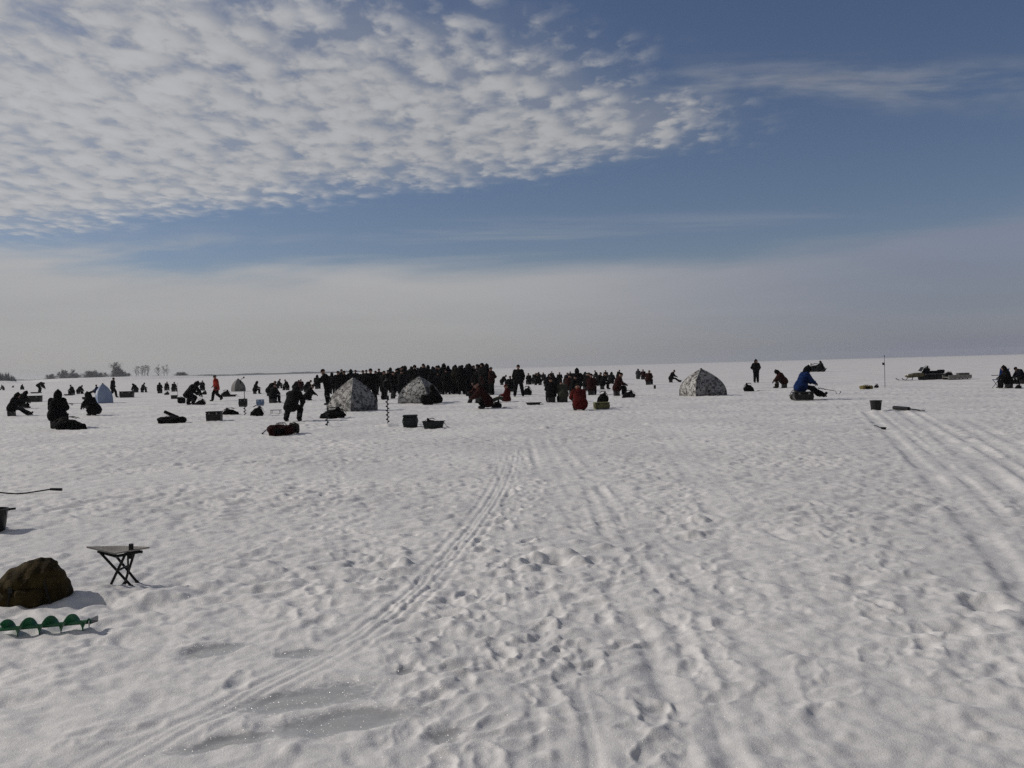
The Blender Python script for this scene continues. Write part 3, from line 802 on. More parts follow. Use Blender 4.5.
def bucket(px, py, wpx, hpx, label, m=PLAST, loc=None, handle=True, pb=None):
    s = mpp(px, pb or py); w, h = wpx * s, hpx * s; r = w / 2
    e = thing('bucket', label, 'bucket', loc or spot(px, py, .01), R(random.uniform(0, 360)))
    link('bucket_body', MB().lathe([(.01, 0), (r * .74, 0), (r * .78, .012), (r * .94, h * .93), (r * .90, h * .93), (r * .74, .03), (.01, .03)], 22).mesh('bucket_body', m), e)
    link('rim', MB().lathe([(r * .90, h * .93), (r, h * .92), (r * 1.0, h), (r * .91, h), (r * .90, h * .93)], 22).mesh('rim', m), e)
    if handle: link('handle', MB().tube([(r * .96 * math.cos(a), -.35 * r * math.sin(a), h * .93 - r * .75 * math.sin(a)) for a in np.linspace(0, math.pi, 11)], .006, 6).mesh('handle', STEEL), e)
    return e
def helix(mb, r, pitch, z0, z1, th=.004, n=22, axis='z', m=0):
    N = int((z1 - z0) / pitch * n) + 1; V = []; F = []
    for i in range(N + 1):
        z = z0 + (z1 - z0) * i / N; a = -2 * math.pi * (z - z0) / pitch + 1.0
        rr = r * min(1, .55 + (i / N) * 6)
        for rad in (.008, rr):
            for dz in (-th / 2, th / 2): V.append((rad * math.cos(a), rad * math.sin(a), z + dz))
    for i in range(N):
        k_ = i * 4; q = k_ + 4
        F += [(k_, q, q + 2, k_ + 2), (k_ + 1, k_ + 3, q + 3, q + 1), (k_ + 2, q + 2, q + 3, k_ + 3), (k_, k_ + 1, q + 1, q)]
    F += [(0, 2, 3, 1), (N * 4, N * 4 + 1, N * 4 + 3, N * 4 + 2)]
    return mb.add(V, F, m)
def auger(p, H, label, rz=0.0, tilt=0.0, m=AUGM, fl=.46, r=.065, rx=0.0, rot=None):
    e = thing('ice_auger', label, 'ice auger', p, rz, 1, None, rx, tilt)
    if rot: e.rotation_euler = rot
    link('shaft', MB().tube([(0, 0, -.05), (0, 0, H * .72)], .013, 8).mesh('shaft', m), e)
    link('spiral_blade', helix(MB(), r, .13, 0, H * fl).mesh('spiral_blade', m), e)
    link('cutting_tip', MB().box((r * .55, 0, -.012), (r * 1.0, .03, .02)).box((-r * .55, 0, -.012), (r * 1.0, .03, .02)).tube([(0, 0, -.06), (0, 0, .0)], [.004, .018], 6).mesh('cutting_tip', STEEL), e)
    c = link('crank', MB().tube([(0, 0, H * .70), (0, 0, H * .76), (.10, 0, H * .80), (.13, 0, H * .84), (.13, 0, H * .90), (.10, 0, H * .94), (0, 0, H * .97)], .011, 8).mesh('crank', m), e)
    link('knob', MB().lathe([(.005, H * .955), (.028, H * .96), (.034, H * .98), (.02, H), (.002, H)], 10).mesh('knob', BLKM), c)
    link('grip', MB().tube([(.13, 0, H * .83), (.13, 0, H * .91)], .021, 8).mesh('grip', BLKM), c)
    return e
def tray_sled(px, py, wpx, hpx, deg, label, m=PLAST, loc=None, d=None):
    s = mpp(px, py); w, h = wpx * s, hpx * s; d = d or max(.35, w * .5)
    e = thing('tray_sled', label, 'sled', loc or spot(px, py, .012), R(deg))
    def ring(k_, z, ins): return [(-w / 2 * k_ + ins, -d / 2 * k_ + ins, z), (w / 2 * k_ * 1.12 - ins, -d / 2 * k_ * .7 + ins, z * 1.0), (w / 2 * k_ * 1.18 - ins, 0, z * 1.05), (w / 2 * k_ * 1.12 - ins, d / 2 * k_ * .7 - ins, z), (-w / 2 * k_ + ins, d / 2 * k_ - ins, z)]
    V = ring(.80, 0, 0) + ring(.82, .012, 0) + ring(1.0, h, 0) + ring(1.06, h, 0) + ring(1.06, h - .012, 0) + ring(1.0, h - .02, .012) + ring(.80, .022, .012)
    F = [(4, 3, 2, 1, 0)] + [(l * 5 + q, l * 5 + (q + 1) % 5, l * 5 + 5 + (q + 1) % 5, l * 5 + 5 + q) for l in range(6) for q in range(5)] + [(30, 31, 32, 33, 34)]
    link('sled_tray', MB().add(V, F).mesh('sled_tray', m), e)
    link('runner', MB().tube([(-w * .4, -d * .2, .0), (w * .42, -d * .2, .0)], .016, 6).mesh('runner', m), e)
    link('runner', MB().tube([(-w * .4, d * .2, .0), (w * .42, d * .2, .0)], .016, 6).mesh('runner', m), e)
    link('tow_rope', MB().tube([(w * .55, -.05, h * .8), (w * .70, -.03, h * .25), (w * .80, .03, .03), (w * .70, .06, .03), (w * .55, .05, h * .8)], .006, 5).mesh('tow_rope', GREYC), e)
    return e
def rod(p, deg, label, L=.55, pitch=8, curve=.02):
    e = thing('fishing_rod', label, 'fishing rod', p, R(deg), 1, None, 0, R(-pitch))
    link('handle', MB().tube([(0, 0, 0), (.06, 0, 0), (.16, 0, 0)], [.014, .016, .012], 8).mesh('handle', COAL), e)
    link('rod_blank', MB().tube([(.15, 0, 0), (.15 + (L - .15) * .5, 0, 0), (L, 0, -curve)], [.006, .005, .004], 6).mesh('rod_blank', BLKM), e)
    link('reel', MB().lathe([(.005, -.012), (.034, -.012), (.034, .012), (.005, .012)], 14, c=(.12, 0, -.04)).mesh('reel', BLKM), e)
    return e
def tent(px, py, wpx, hpx, label, rot, mats, n=4, door=None, lean=0.0, bulge=.42, patch=None):
    s = mpp(px, py); w, h = wpx * s, hpx * s
    ext = max(abs(math.cos(R(rot) + 2 * math.pi * i / n)) for i in range(n))
    r = w / 2 / ext
    p = spot(px, py); depth = max(math.sin(-(R(rot) + 2 * math.pi * i / n)) for i in range(n)) * r
    p = p + Vector((p.x, p.y, 0)).normalized() * depth; p.z = gz(p.x, p.y) - .02
    k_ = h / (h + 0.0); e = thing('pop_up_tent', label, 'tent', p, 0)
    def rib(i, tt):            # tt 0 ground .. 1 apex
        a = R(rot) + 2 * math.pi * i / n
        rr = r * (1 - tt ** (1.0 + bulge * 2.6)) * (1 + .03 * math.sin(math.pi * tt))
        return np.array((rr * math.cos(a) + lean * w * tt, rr * math.sin(a), h * tt))
    NT_, NU = 12, 10
    for i in range(n):
        open_ = door == i
        def pt(uu, tt):
            a, b = rib(i, tt), rib(i + 1, tt); q = a * (1 - uu) + b * uu
            mid = (a + b) / 2 * np.array((1, 1, 0)); mid[0] -= lean * w * tt; L = np.linalg.norm(mid) + 1e-6
            out = -.05 * math.sin(math.pi * uu) * math.sin(math.pi * min(1, tt * 1.05)) * (1 if not open_ else 0)
            q = q - np.array((mid[0], mid[1], 0)) / L * out * r + np.array((0, 0, .012 * math.sin(9 * uu + 5 * tt + i) * math.sin(math.pi * uu) * (1 - tt)))
            return q
        V = []; F = []
        for a in range(NT_ + 1):
            for c_ in range(NU + 1): V.append(pt(c_ / NU, a / NT_ * .985))
        for a in range(NT_):
            for c_ in range(NU):
                if open_ and 2 <= c_ < 8 and a < 8: continue
                F.append((a * (NU + 1) + c_, a * (NU + 1) + c_ + 1, (a + 1) * (NU + 1) + c_ + 1, (a + 1) * (NU + 1) + c_))
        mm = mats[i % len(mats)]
        pn = link('panel', MB().add(V, F).mesh('panel', mm), e)
        if patch and patch[0] == i:     # lighter window patch sewn on
            V2 = []
            for a in range(5):
                for c_ in range(5):
                    q = pt(.3 + .4 * c_ / 4, .45 + .25 * a / 4); mid = (rib(i, .5) + rib(i + 1, .5)) / 2; mid[2] = 0; V2.append(q + mid / np.linalg.norm(mid) * .012)
            link('window', MB().add(V2, [(a * 5 + c_, a * 5 + c_ + 1, a * 5 + c_ + 6, a * 5 + c_ + 5) for a in range(4) for c_ in range(4)]).mesh('window', patch[1]), pn)
        if open_:
            f0, f1 = pt(.2, 0), pt(.2, .66); dv = (pt(.0, .1) - pt(.5, .1)); dv /= np.linalg.norm(dv)
            ou = (rib(i, 0) + rib(i + 1, 0)) / 2; ou[2] = 0; ou /= np.linalg.norm(ou)
            V3 = []
            for a in range(7):
                for c_ in range(4):
                    q = pt(.2, .66 * a / 6); V3.append(q + (dv * .12 + ou * .16) * r * c_ / 3 * (1 - .5 * a / 6) + ou * .015)
            link('door_flap', MB().add(V3, [(a * 4 + c_, a * 4 + c_ + 1, a * 4 + c_ + 5, a * 4 + c_ + 4) for a in range(6) for c_ in range(3)]).mesh('door_flap', mm), pn)
        link('pole_rib', MB().tube([rib(i, tt) * np.array((1.008, 1.008, 1)) for tt in np.linspace(0, .985, 14)], .012, 6).mesh('pole_rib', mats[(i) % len(mats)]), e)
        sk = []
        for c_ in range(NU + 1):
            q = pt(c_ / NU, 0); dirn = np.array((q[0], q[1], 0)); dirn /= np.linalg.norm(dirn)
            sk += [q + np.array((0, 0, .02)), q + dirn * .10 + np.array((0, 0, -.015))]
        link('skirt', MB().add(sk, [(2 * c_, 2 * c_ + 1, 2 * c_ + 3, 2 * c_ + 2) for c_ in range(NU) ]).mesh('skirt', mm), e)
    ap = rib(0, 1.0)
    link('apex_hub', MB().lathe([(.002, -.03), (.05, -.03), (.06, 0), (.03, .025), (.002, .03)], 12, c=tuple(ap)).mesh('apex_hub', BLKM), e)
    return e

# ------------------------------------------------------------------ far shore: bank, forest, trees
FARM = mat('far conifer foliage', (.012, .022, .016), .9); TWIG = mat('bare twigs', (.055, .046, .038), .9); BARK = mat('bark', (.06, .05, .04), .9)
def strip(name, pts, w, m, kind):
    V = []; F = []
    for i, (px, dist, z) in enumerate(pts):
        for k_, (dd, zz) in enumerate(((-.03, -.4), (0, 1), (.10, 1.05), (.2, -.4))):
            q = bearing(px, dist * (1 + dd * w)); V.append((q.x, q.y, max(z * zz, -.5) if zz < 0 else z * zz))
    for i in range(len(pts) - 1):
        for k_ in range(3): F.append((i * 4 + k_, i * 4 + 4 + k_, i * 4 + 5 + k_, i * 4 + 1 + k_))
    o = link(name, MB().add(V, F).mesh(name, m)); o['kind'] = kind; return o
SHORE = [(-60, 900, 2.2), (0, 900, 2.0), (30, 880, 1.7), (44, 850, 2.3), (60, 820, 2.7), (85, 800, 2.8), (110, 800, 2.9), (140, 800, 2.7), (165, 820, 2.6), (190, 850, 2.2), (205, 870, 1.5), (220, 880, .6)]
strip('snowy_bank', SHORE, 1, sm, 'structure')
strip('far_shore', [(q, 2300, 4.2 + .9 * math.sin(q * .13) + .6 * math.sin(q * .37)) for q in range(-140, 360, 7)] + [(366, 2300, .5)], .4, FARM, 'structure')
def twiggy(h, spread, seed, dens=1.0, multi=1, base=.15):
    rg = random.Random(seed); tr = MB(); cr = MB()
    def leafcard(p, L, d):
        a = Vector((rg.gauss(0, 1), rg.gauss(0, 1), rg.gauss(.4, .7))).normalized()
        b = a.cross(Vector((rg.gauss(0, 1), rg.gauss(0, 1), rg.gauss(0, 1)))).normalized()
        q = Vector(p); cr.add([q - b * d, q + b * d, q + a * L], [(0, 1, 2)])
    for k_ in range(multi):
        bx, by = (rg.gauss(0, spread * .4), rg.gauss(0, spread * .3)) if multi > 1 else (0, 0)
        hh = h * rg.uniform(.75, 1.0) if k_ else h
        pts = [Vector((bx + rg.gauss(0, .012 * h) * i, by + rg.gauss(0, .012 * h) * i, hh * i / 6)) for i in range(7)]
        tr.tube(pts, [h * .022 * (1 - .13 * i) for i in range(7)], 6)
        for j in range(int(16 * dens)):
            f = rg.uniform(base, .97); i = int(f * 6); p = pts[i].lerp(pts[min(i + 1, 6)], f * 6 - i)
            L = spread * (1.05 - f) * rg.uniform(.5, 1.1) + .05 * h; a = rg.uniform(0, 6.28)
            q = p + Vector((math.cos(a) * L, math.sin(a) * L, L * rg.uniform(.4, 1.3) if base > .06 else .1 + .5 * h * rg.random() * f))
            tr.tube([p, p.lerp(q, .5) + Vector((0, 0, -.05 * L)), q], [h * .007, h * .005, h * .002], 4, cap=False)
            for n_ in range(int(20 * dens)):
                c_ = p.lerp(q, rg.uniform(.3, 1.1)); c_ += Vector((rg.gauss(0, .12 * L + .1), rg.gauss(0, .12 * L + .1), rg.gauss(0, .12 * L + .1)))
                leafcard(c_, rg.uniform(.4, 1.0) * h * (.09 if base > .1 else .16), h * (.008 if base > .1 else .02))
    return tr, cr
def tree(px, hpx, label, name, cat, spread, dens=1.0, multi=1, base=.15, seed=0, dist=None, mt=TWIG):
    dist = dist or float(np.interp(px, [a[0] for a in SHORE], [a[1] for a in SHORE])) * 1.05
    z = float(np.interp(px, [a[0] for a in SHORE], [a[2] for a in SHORE]))
    h = hpx * dist / FPX; q = bearing(px, dist, z * .95)
    tr, cr = twiggy(h, spread * dist / FPX, seed, dens, multi, base)
    e = thing(name, label, cat, q, random.uniform(0, 6))
    link('trunk', tr.mesh('trunk', BARK), e); link('crown', cr.mesh('crown', mt), e)
tree(112, 14, 'tall bare tree above the shrubs, left of the thin tree row', 'bare_tree', 'tree', 9, 1.5, 2, .3, 1)
tree(117, 8, 'low bare shrub clump at the right foot of the tall tree', 'bare_shrub', 'shrub', 6, 1.8, 5, .05, 2)
tree(123, 5, 'low end of the shrub row right of the tall tree', 'bare_shrub', 'shrub', 5, 1.8, 4, .05, 3)
tree(92, 6, 'bare shrub clump midway along the far shore left of the tall tree', 'bare_shrub', 'shrub', 9, 1.9, 8, .03, 4)
tree(101, 4, 'low shrub between the shrub clump and the tall far tree', 'bare_shrub', 'shrub', 7, 1.8, 6, .03, 5)
tree(66, 7, 'leafless shrub with one taller stem at far shore', 'bare_shrub', 'shrub', 6, 1.8, 5, .05, 6)
tree(75, 4.2, 'low dark shrub just right of the taller stemmed shrub', 'bare_shrub', 'shrub', 9, 1.9, 8, .03, 7)
tree(50, 4, 'small lone shrub nearest the dark wood on the far shore', 'bare_shrub', 'shrub', 6, 1.9, 6, .03, 8)
for i_, (x_, h_, w_) in enumerate([(136.5, 11, 3), (141, 10.5, 3.5), (145, 11, 3), (149, 10.5, 3.2)]):
    tree(x_, h_, ['pale bare tree, first from left in the row of four', 'pale bare tree, second from left in the row of four', 'pale bare tree, third from left in the row of four', 'pale bare tree, rightmost in the row of four'][i_], 'bare_tree', 'tree', w_ * 1.5, .85, 2, .12, 20 + i_)
tree(158.5, 11, 'slim bare tree standing alone right of the row of four', 'bare_tree', 'tree', 4.2, .9, 2, .12, 30)
tree(167.5, 11.5, 'slim bare tree farthest right on the far shore', 'bare_tree', 'tree', 4.4, .9, 2, .12, 31)
tree(182, 3, 'low scrub line at the right end of the bank', 'bare_shrub', 'shrub', 6, 2.0, 12, .02, 32)
tree(128, 3, 'tiny shrub left of the row of four pale trees', 'bare_shrub', 'shrub', 4, 1.8, 4, .02, 33)
fm = MB(); rg = random.Random(5)
for i_ in range(150):
    x_ = rg.uniform(-75, 17); d_ = rg.uniform(640, 800); top = np.interp(x_, [-75, -20, 2, 9, 17], [12, 12, 11.0, 9.5, 4.0]) * rg.uniform(.75, 1.06)
    q = bearing(x_, d_); h_ = top * d_ / FPX
    for l in range(26):
        f = l / 25; rr = h_ * .20 * (1.02 - f)
        for a in range(6):
            an = a * 1.047 + l * .7 + rg.uniform(-.3, .3); z_ = 1.2 + h_ * f
            c_, s_ = math.cos(an), math.sin(an)
            fm.add([(q.x, q.y, z_ + h_ * .06), (q.x + rr * c_ - s_ * rr * .4, q.y + rr * s_ + c_ * rr * .4, z_ - h_ * .03), (q.x + rr * c_ + s_ * rr * .4, q.y + rr * s_ - c_ * rr * .4, z_ - h_ * .03)], [(0, 1, 2)])
wood = link('far_wood', fm.mesh('far_wood', FARM, False)); wood['kind'] = 'stuff'; wood['label'] = 'dark conifer wood on the far left shore'
strip('wooded_bank', [(-90, 640, 2.4), (-20, 640, 2.4), (5, 640, 1.9), (17, 640, 1.2), (22, 640, .2)], 1, sm, 'structure')

# ------------------------------------------------------------------ foreground, left
def foreground():
    s = mpp(35, 605); p = at(35, 601); p.z = gz(p.x, p.y) - .02
    # big olive backpack slumped on the snow
    def body(P):
        d = ellip(P, (.045, 0, .125), (.225, .19, .215))
        d = smin(d, ellip(P, (-.13, -.01, .09), (.17, .17, .15)), .12)
        d = smin(d, rbox(P, (.0, 0, .06), (.24, .17, .07), .06), .08)
        fold = np.sin(P[..., 0] * 30 + P[..., 2] * 26 + 2.5 * np.sin(P[..., 1] * 13 + P[..., 2] * 8))
        d = d + .0055 * fold * (.4 + np.abs(np.sin(P[..., 0] * 9 + 1))) + .0035 * np.sin(P[..., 0] * 63 - P[..., 2] * 47 + P[..., 1] * 30)
        return np.maximum(d, -P[..., 2])
    e = thing('backpack', 'olive brown backpack slumped on the snow left of the folding stool', 'backpack', p, R(4), (.89, 1, .92))
    def front(x, z):
        ys = np.linspace(-.34, .0, 120); dd = body(np.stack([np.full(120, x), ys, np.full(120, z)], -1)); w = np.nonzero(dd < .004)[0]
        return (x, ys[w[0]] if len(w) else -.02, z)
    me = MB().add(*surface(body, (-.36, -.28, -.03), (.36, .28, .42), .0095)).mesh('bag_body', BAGC); link('bag_body', me, e)
    def flap(P):
        d = np.maximum(rbox(P, (-.04, -.04, .26), (.20, .17, .12), .07) , -(body(P) + .004)); d = np.maximum(d, body(P) - .022)
        return d + .002 * np.sin(P[..., 0] * 60 + P[..., 2] * 50)
    link('flap', MB().add(*surface(flap, (-.34, -.28, .1), (.2, .28, .42), .0095)).mesh('flap', BAGC), e)
    def pocket(P): return np.maximum(rbox(P, (.05, -.185, .095), (.11, .055, .075), .04) + .006 * np.sin(P[..., 0] * 40 + P[..., 2] * 35), -P[..., 2])
    link('pocket', MB().add(*surface(pocket, (-.15, -.27, -.02), (.22, -.05, .28), .010)).mesh('pocket', BAGC), e)
    def roll(P): return caps(P, (-.15, -.05, .262), (-.13, .08, .272), .034, .034) + .004 * np.sin(P[..., 1] * 70)
    link('top_roll', MB().add(*surface(roll, (-.24, -.16, .18), (-.02, .18, .36), .010)).mesh('top_roll', BAGD), e)
    link('strap', MB().tube([front(-.06 - .05 * q_, .30 - .27 * q_) for q_ in np.linspace(0, 1, 9)], .012, 6).mesh('strap', BAGD), e)
    link('side_strap', MB().tube([front(.12 + .10 * q_, .30 - .27 * q_) for q_ in np.linspace(0, 1, 9)], .012, 6).mesh('side_strap', BAGD), e)
    link('buckle', MB().box((-.085, front(-.085, .17)[1] - .012, .17), (.035, .012, .04)).mesh('buckle', PLAST), e)

    # folding stool
    p = at(121, 587); p.z = gz(p.x, p.y); s = mpp(120, 582)
    e = thing('folding_stool', 'small folding stool with crossed dark legs beside the backpack', 'stool', p, 0)
    h = .275
    # seat: a square of canvas turned corner-on; local X is to the right
    A_, B_, C_, D_ = np.array((-.26, -.0, h + .028)), np.array((.0, -.09, h - .012)), np.array((.235, .0, h + .012)), np.array((-.02, .06, h + .016))
    V = []; F = []; N = 8
    for k_ in (0, .012):
        for i in range(N + 1):
            for j in range(N + 1):
                a, b = i / N, j / N
                q = A_ * (1 - a) * (1 - b) + B_ * a * (1 - b) + C_ * a * b + D_ * (1 - a) * b
                V.append(q + np.array((0, 0, -.020 * math.sin(math.pi * a) * math.sin(math.pi * b) + k_)))
    n1 = (N + 1) ** 2
    for i in range(N):
        for j in range(N):
            q = i * (N + 1) + j
            F.append((q, q + 1, q + N + 2, q + N + 1)); F.append((n1 + q, n1 + q + N + 1, n1 + q + N + 2, n1 + q + 1))
    edge = [i for i in range(N + 1)] + [(i + 1) * (N + 1) + N for i in range(N)] + [N * (N + 1) + N - 1 - i for i in range(N)] + [(N - 1 - i) * (N + 1) for i in range(N)]
    for a, b in zip(edge[:-1], edge[1:]): F.append((a, a + n1, b + n1, b))
    link('seat', MB().add(V, F).mesh('seat', STOOLC), e)
    link('seat_rail', MB().tube([A_ + (.10, -.02, -.026), B_ + (.0, .02, -.018), C_ + (-.08, -.01, -.024)], .012, 8).mesh('seat_rail', BLKM), e)
    link('seat_rail', MB().tube([D_ + (-.1, -.03, -.03), D_ + (.02, -.02, -.028), C_ + (-.06, .0, -.026)], .012, 8).mesh('seat_rail', BLKM), e)
    for a, b in (((-.13, -.05, h), (.125, -.05, -.02)), ((-.11, .08, h), (.10, .10, -.02)), ((.075, -.05, h), (-.06, -.10, -.02)), ((.095, .07, h), (-.005, .06, -.02))):
        l = link('leg', MB().tube([a, b], .0105, 8).mesh('leg', BLKM), e)
        link('rubber_foot', MB().tube([np.array(b) + (np.array(a) - np.array(b)) * .1, b], .015, 8).mesh('rubber_foot', RUBBER), l)
    link('pivot', MB().tube([(.01, -.075, .135), (.02, .09, .135)], .009, 6).mesh('pivot', BLKM), e)
    link('strap', MB().tube([(.09, -.06, h), (.095, -.075, .15), (.075, -.07, .06), (.04, -.065, .02)], .008, 5).mesh('strap', BLKM), e)
    link('hinge_knob', MB().tube([(.095, -.02, h - .06), (.10, -.02, h + .055)], .019, 8).mesh('hinge_knob', BLKM), e)

    # green auger lying on the snow, tip to the right
    a, b = at(91, 632), at(-80, 641); d = (b - a); L = d.length; d.normalize()
    za, zb = gz(a.x, a.y) + .045, gz(b.x, b.y) + .03
    a.z = za; dirv = Vector((d.x, d.y, (zb - za) / L)).normalized()
    e = thing('ice_auger', 'green ice auger with spiral blades lying on the snow', 'ice auger', a)
    e.rotation_euler = dirv.to_track_quat('Z', 'Y').to_euler()
    link('shaft', MB().tube([(0, 0, -.01), (0, 0, 1.05)], .014, 10).mesh('shaft', GREENM), e)
    link('spiral_blade', helix(MB(), .060, .134, .0, .54, .005, 34).mesh('spiral_blade', GREENM), e)
    link('cutting_blade', MB().box((.04, 0, -.006), (.08, .035, .006), 0, (0, .3, 0)).mesh('cutting_blade', STEEL), e)
    link('cutting_blade', MB().box((-.04, 0, -.006), (.08, .035, .006), 0, (0, -.3, 0)).mesh('cutting_blade', STEEL), e)
    link('cutting_tip', MB().tube([(0, 0, -.045), (0, 0, -.005)], [.004, .014], 8).mesh('cutting_tip', STEEL), e)
    c = link('crank', MB().tube([(0, 0, 1.03), (0, 0, 1.10), (.02, .12, 1.15), (.02, .14, 1.19), (.02, .14, 1.30), (.01, .10, 1.36), (0, 0, 1.40)], .011, 8).mesh('crank', GREENM), e)
    link('grip', MB().tube([(.02, .14, 1.18), (.02, .14, 1.31)], .02, 8).mesh('grip', BLKM), c)

    # black bucket cut by the left frame edge with a scoop handle sticking out
    bucket(-9, 530, 33, 22, 'black bucket at the left photo edge with a handle sticking out')
    p = at(1, 527); p.z = gz(p.x, p.y)
    e = thing('ice_scoop', 'dark ice scoop standing in the black bucket at left edge', 'ice scoop', p + Vector((0, 0, .08)), 0, 1)
    link('handle', MB().tube([(-.06, 0, -.06), (.02, 0, .08), (.10, 0, .125), (.17, 0, .13)], [.008, .01, .014, .012], 8).mesh('handle', BLKM), e)
    link('scoop_bowl', MB().lathe([(.01, -.02), (.05, -.01), (.065, .02), (.06, .02), (.045, -.004), (.01, -.012)], 14, c=(-.06, 0, -.05)).mesh('scoop_bowl', STEEL), e)
    # thin black rod lying on the snow
    a, b = at(-30, 496), at(62, 493.5)
    n_ = 9; pts = []
    a3 = Vector((a.x, a.y, 0))
    for i in range(n_):
        q = a.lerp(b, i / (n_ - 1)); pts.append((q.x - a.x, q.y - a.y, gz(q.x, q.y) + .03 + .025 * math.sin(i * 1.1) - .0))
    e = thing('ice_pick', 'thin bent black rod lying on the snow at left', 'ice pick', a3)
    link('rod_shaft', MB().tube(pts[:-1], .011, 6).mesh('rod_shaft', BLKM), e)
    link('rod_handle', MB().tube(pts[-2:], [.018, .022], 8).mesh('rod_handle', BLKM), e)
    link('rod_guard', MB().tube([(pts[2][0], pts[2][1], pts[2][2]), (pts[2][0] - .02, pts[2][1], pts[2][2] + .09)], .02, 6).mesh('rod_guard', BLKM), e)
foreground()

# ------------------------------------------------------------------ tents
tent(352.5, 411.5, 50, 35, 'white camouflage pop up tent behind the dark bag and auger', -84, [CAMO_SHADE, CAMO_SHADE, CAMO, CAMO], 4, None, .04, .45)
tent(420, 403.5, 42, 27.5, 'camouflage pop up tent with open door before the packed crowd', -66, [CAMO_SHADE, CAMO_SHADE, CAMO, CAMO], 4, 0, .0, .50)
tent(703, 396.5, 43, 28, 'camouflage pop up tent standing alone to the right of the anglers', -118, [CAMO_SHADE, CAMO_SHADE, CAMO, CAMO], 4, None, -.03, .54)
tent(104.5, 403.5, 19, 20, 'small pale blue pop up tent on the left', -100, [BLUET], 4, None, -.06, .85, (3, BLUEL))
tent(238.5, 391.5, 15, 13, 'small grey dome tent far back behind the orange walker', -100, [GREYT], 4, None, 0, .7)

# ------------------------------------------------------------------ people, left part of the ice
P = person
P(12, 416, 23, 'legsout', 8, 'leftmost in the near row', 'in black hunched with legs stretched right', BLACK, BLACK, 'hood')
P(20, 408.5, 17, 'hunch', 60, 'close behind the leftmost near angler', 'in black with a round hunched back', BLACK, BLACK, 'hood')
fish_box(34, 402, 15, 6.5, 4, 'long low dark box just behind the leftmost near angler')
P(57, 428.5, 35, 'sit', 100, 'beside the long black bag at left', 'in a pointed black hood seen from behind', BLACK, BLACK, 'hood', sc=1.0)
bag('sack', 69, 429.5, 31, 13, 180, 'long black duffel bag right of the pointed hood person')
q = at(68, 427); rod(Vector((q.x, q.y + .1, .80)), 0, 'short rod held out by the person in the pointed hood', .6, 0)
P(94, 415.5, 23, 'squat', 165, 'in front of the pale blue tent', 'in black squatting low and bent forward', BLACK, BLACK, 'hood')
bucket(84.5, 399.5, 5, 2.8, 'tiny dark bucket left of the pale blue tent')
P(97, 393.5, 9, 'ground', 180, 'at the left side of the pale blue tent', 'in blue sitting on the snow', BLUE, BLACK, 'beanie')
P(113, 397.5, 20, 'walk', 0, 'at the right side of the pale blue tent', 'in black walking right', BLACK, BLACK, 'beanie')
fish_box(127, 397.5, 13.5, 6.5, 2, 'wide dark box right of the pale blue tent')
P(73, 395, 9.5, 'sit', 180, 'left of a pair between blue tent and pointed hood', 'in black', BLACK, BLACK, 'beanie')
P(78.5, 394, 9, 'hunch', 0, 'right of a pair between blue tent and pointed hood', 'in charcoal', COAL, BLACK, 'beanie')
tray_sled(69, 395.5, 8, 1.6, 180, 'flat dark sled at the feet of the seated pair left of the blue tent')
P(40, 393, 12, 'bent', 0, 'on his own far left under the shrubs', 'in black standing bent forward', BLACK, BLACK, 'beanie')
tray_sled(35, 393.4, 7, 1.5, 180, 'flat dark sled beside the bent person far left')
P(3.5, 390.3, 4.5, 'legsout', 180, 'at the far left photo edge', 'in black sitting', BLACK, BLACK, 'beanie')
P(21.5, 389.7, 4.5, 'sit', 0, 'tiny and far off left of the bent person', 'in black sitting', BLACK, BLACK, 'beanie')
bag('sack', 13, 387.5, 2.4, 2, 0, 'tiny dark bag far off near the left photo edge')
P(136.5, 392.5, 9, 'hunch', 170, 'left of a pair under the row of four', 'in black', BLACK, BLACK, 'hood')
P(142.5, 392.5, 9, 'sit', 10, 'right of a pair under the row of four', 'in black', BLACK, BLACK, 'beanie')
P(159.5, 393.3, 9.3, 'sit', 100, 'under the slim lone tree', 'in black seen from behind', BLACK, BLACK, 'hood')
P(166.2, 390.5, 5.5, 'sit', 80, 'tiny, right of the one under the slim tree', 'in black', BLACK, BLACK, 'beanie')
bag('sack', 167, 394.8, 5, 3.6, 0, 'small dark bag before the tiny seated person under slim trees')
P(173.5, 391.6, 8, 'sit', 80, 'behind the small box with a thin pole beside', 'in black', BLACK, BLACK, 'beanie')
fish_box(174.3, 398.8, 5.5, 4, 0, 'small dark box left of the bulky bent angler')
p_ = spot(177.6, 396)
def pole(p, H, label, flag=None, lean=0.0):
    e = thing('marker_pole', label, 'pole', p, 0, 1, None, 0, lean)
    link('pole_shaft', MB().tube([(0, 0, -.1), (0, 0, H * .5), (0.0, 0, H)], [.016, .014, .010], 8).mesh('pole_shaft', BLKM), e)
    link('pole_tip', MB().lathe([(.002, H - .01), (.022, H), (.022, H + .07), (.002, H + .08)], 8).mesh('pole_tip', BLKM), e)
    if flag: link('flag', MB().add([(0, -.004, H * .72), (-.13, -.004, H * .74), (-.12, -.004, H * .82), (0, -.004, H * .80), (0, .004, H * .72), (-.13, .004, H * .74), (-.12, .004, H * .82), (0, .004, H * .80)], [(0, 1, 2, 3), (7, 6, 5, 4), (0, 4, 5, 1), (1, 5, 6, 2), (2, 6, 7, 3)]).mesh('flag', flag), e)
    return e
pole(p_, 1.0, 'thin dark pole stuck in the ice left of the bulky angler')
P(191, 405, 23, 'stoop', 50, 'between two dark bags left of the orange walker', 'in bulky black clothes bending over', BLACK, BLACK, 'hood', sc=1.1)
bag('backpack', 181.5, 403.5, 8, 6.5, 0, 'black backpack left of the bulky bending angler')
bag('sack', 201, 405, 10, 6, 5, 'black slumped bag right of the bulky bending angler')
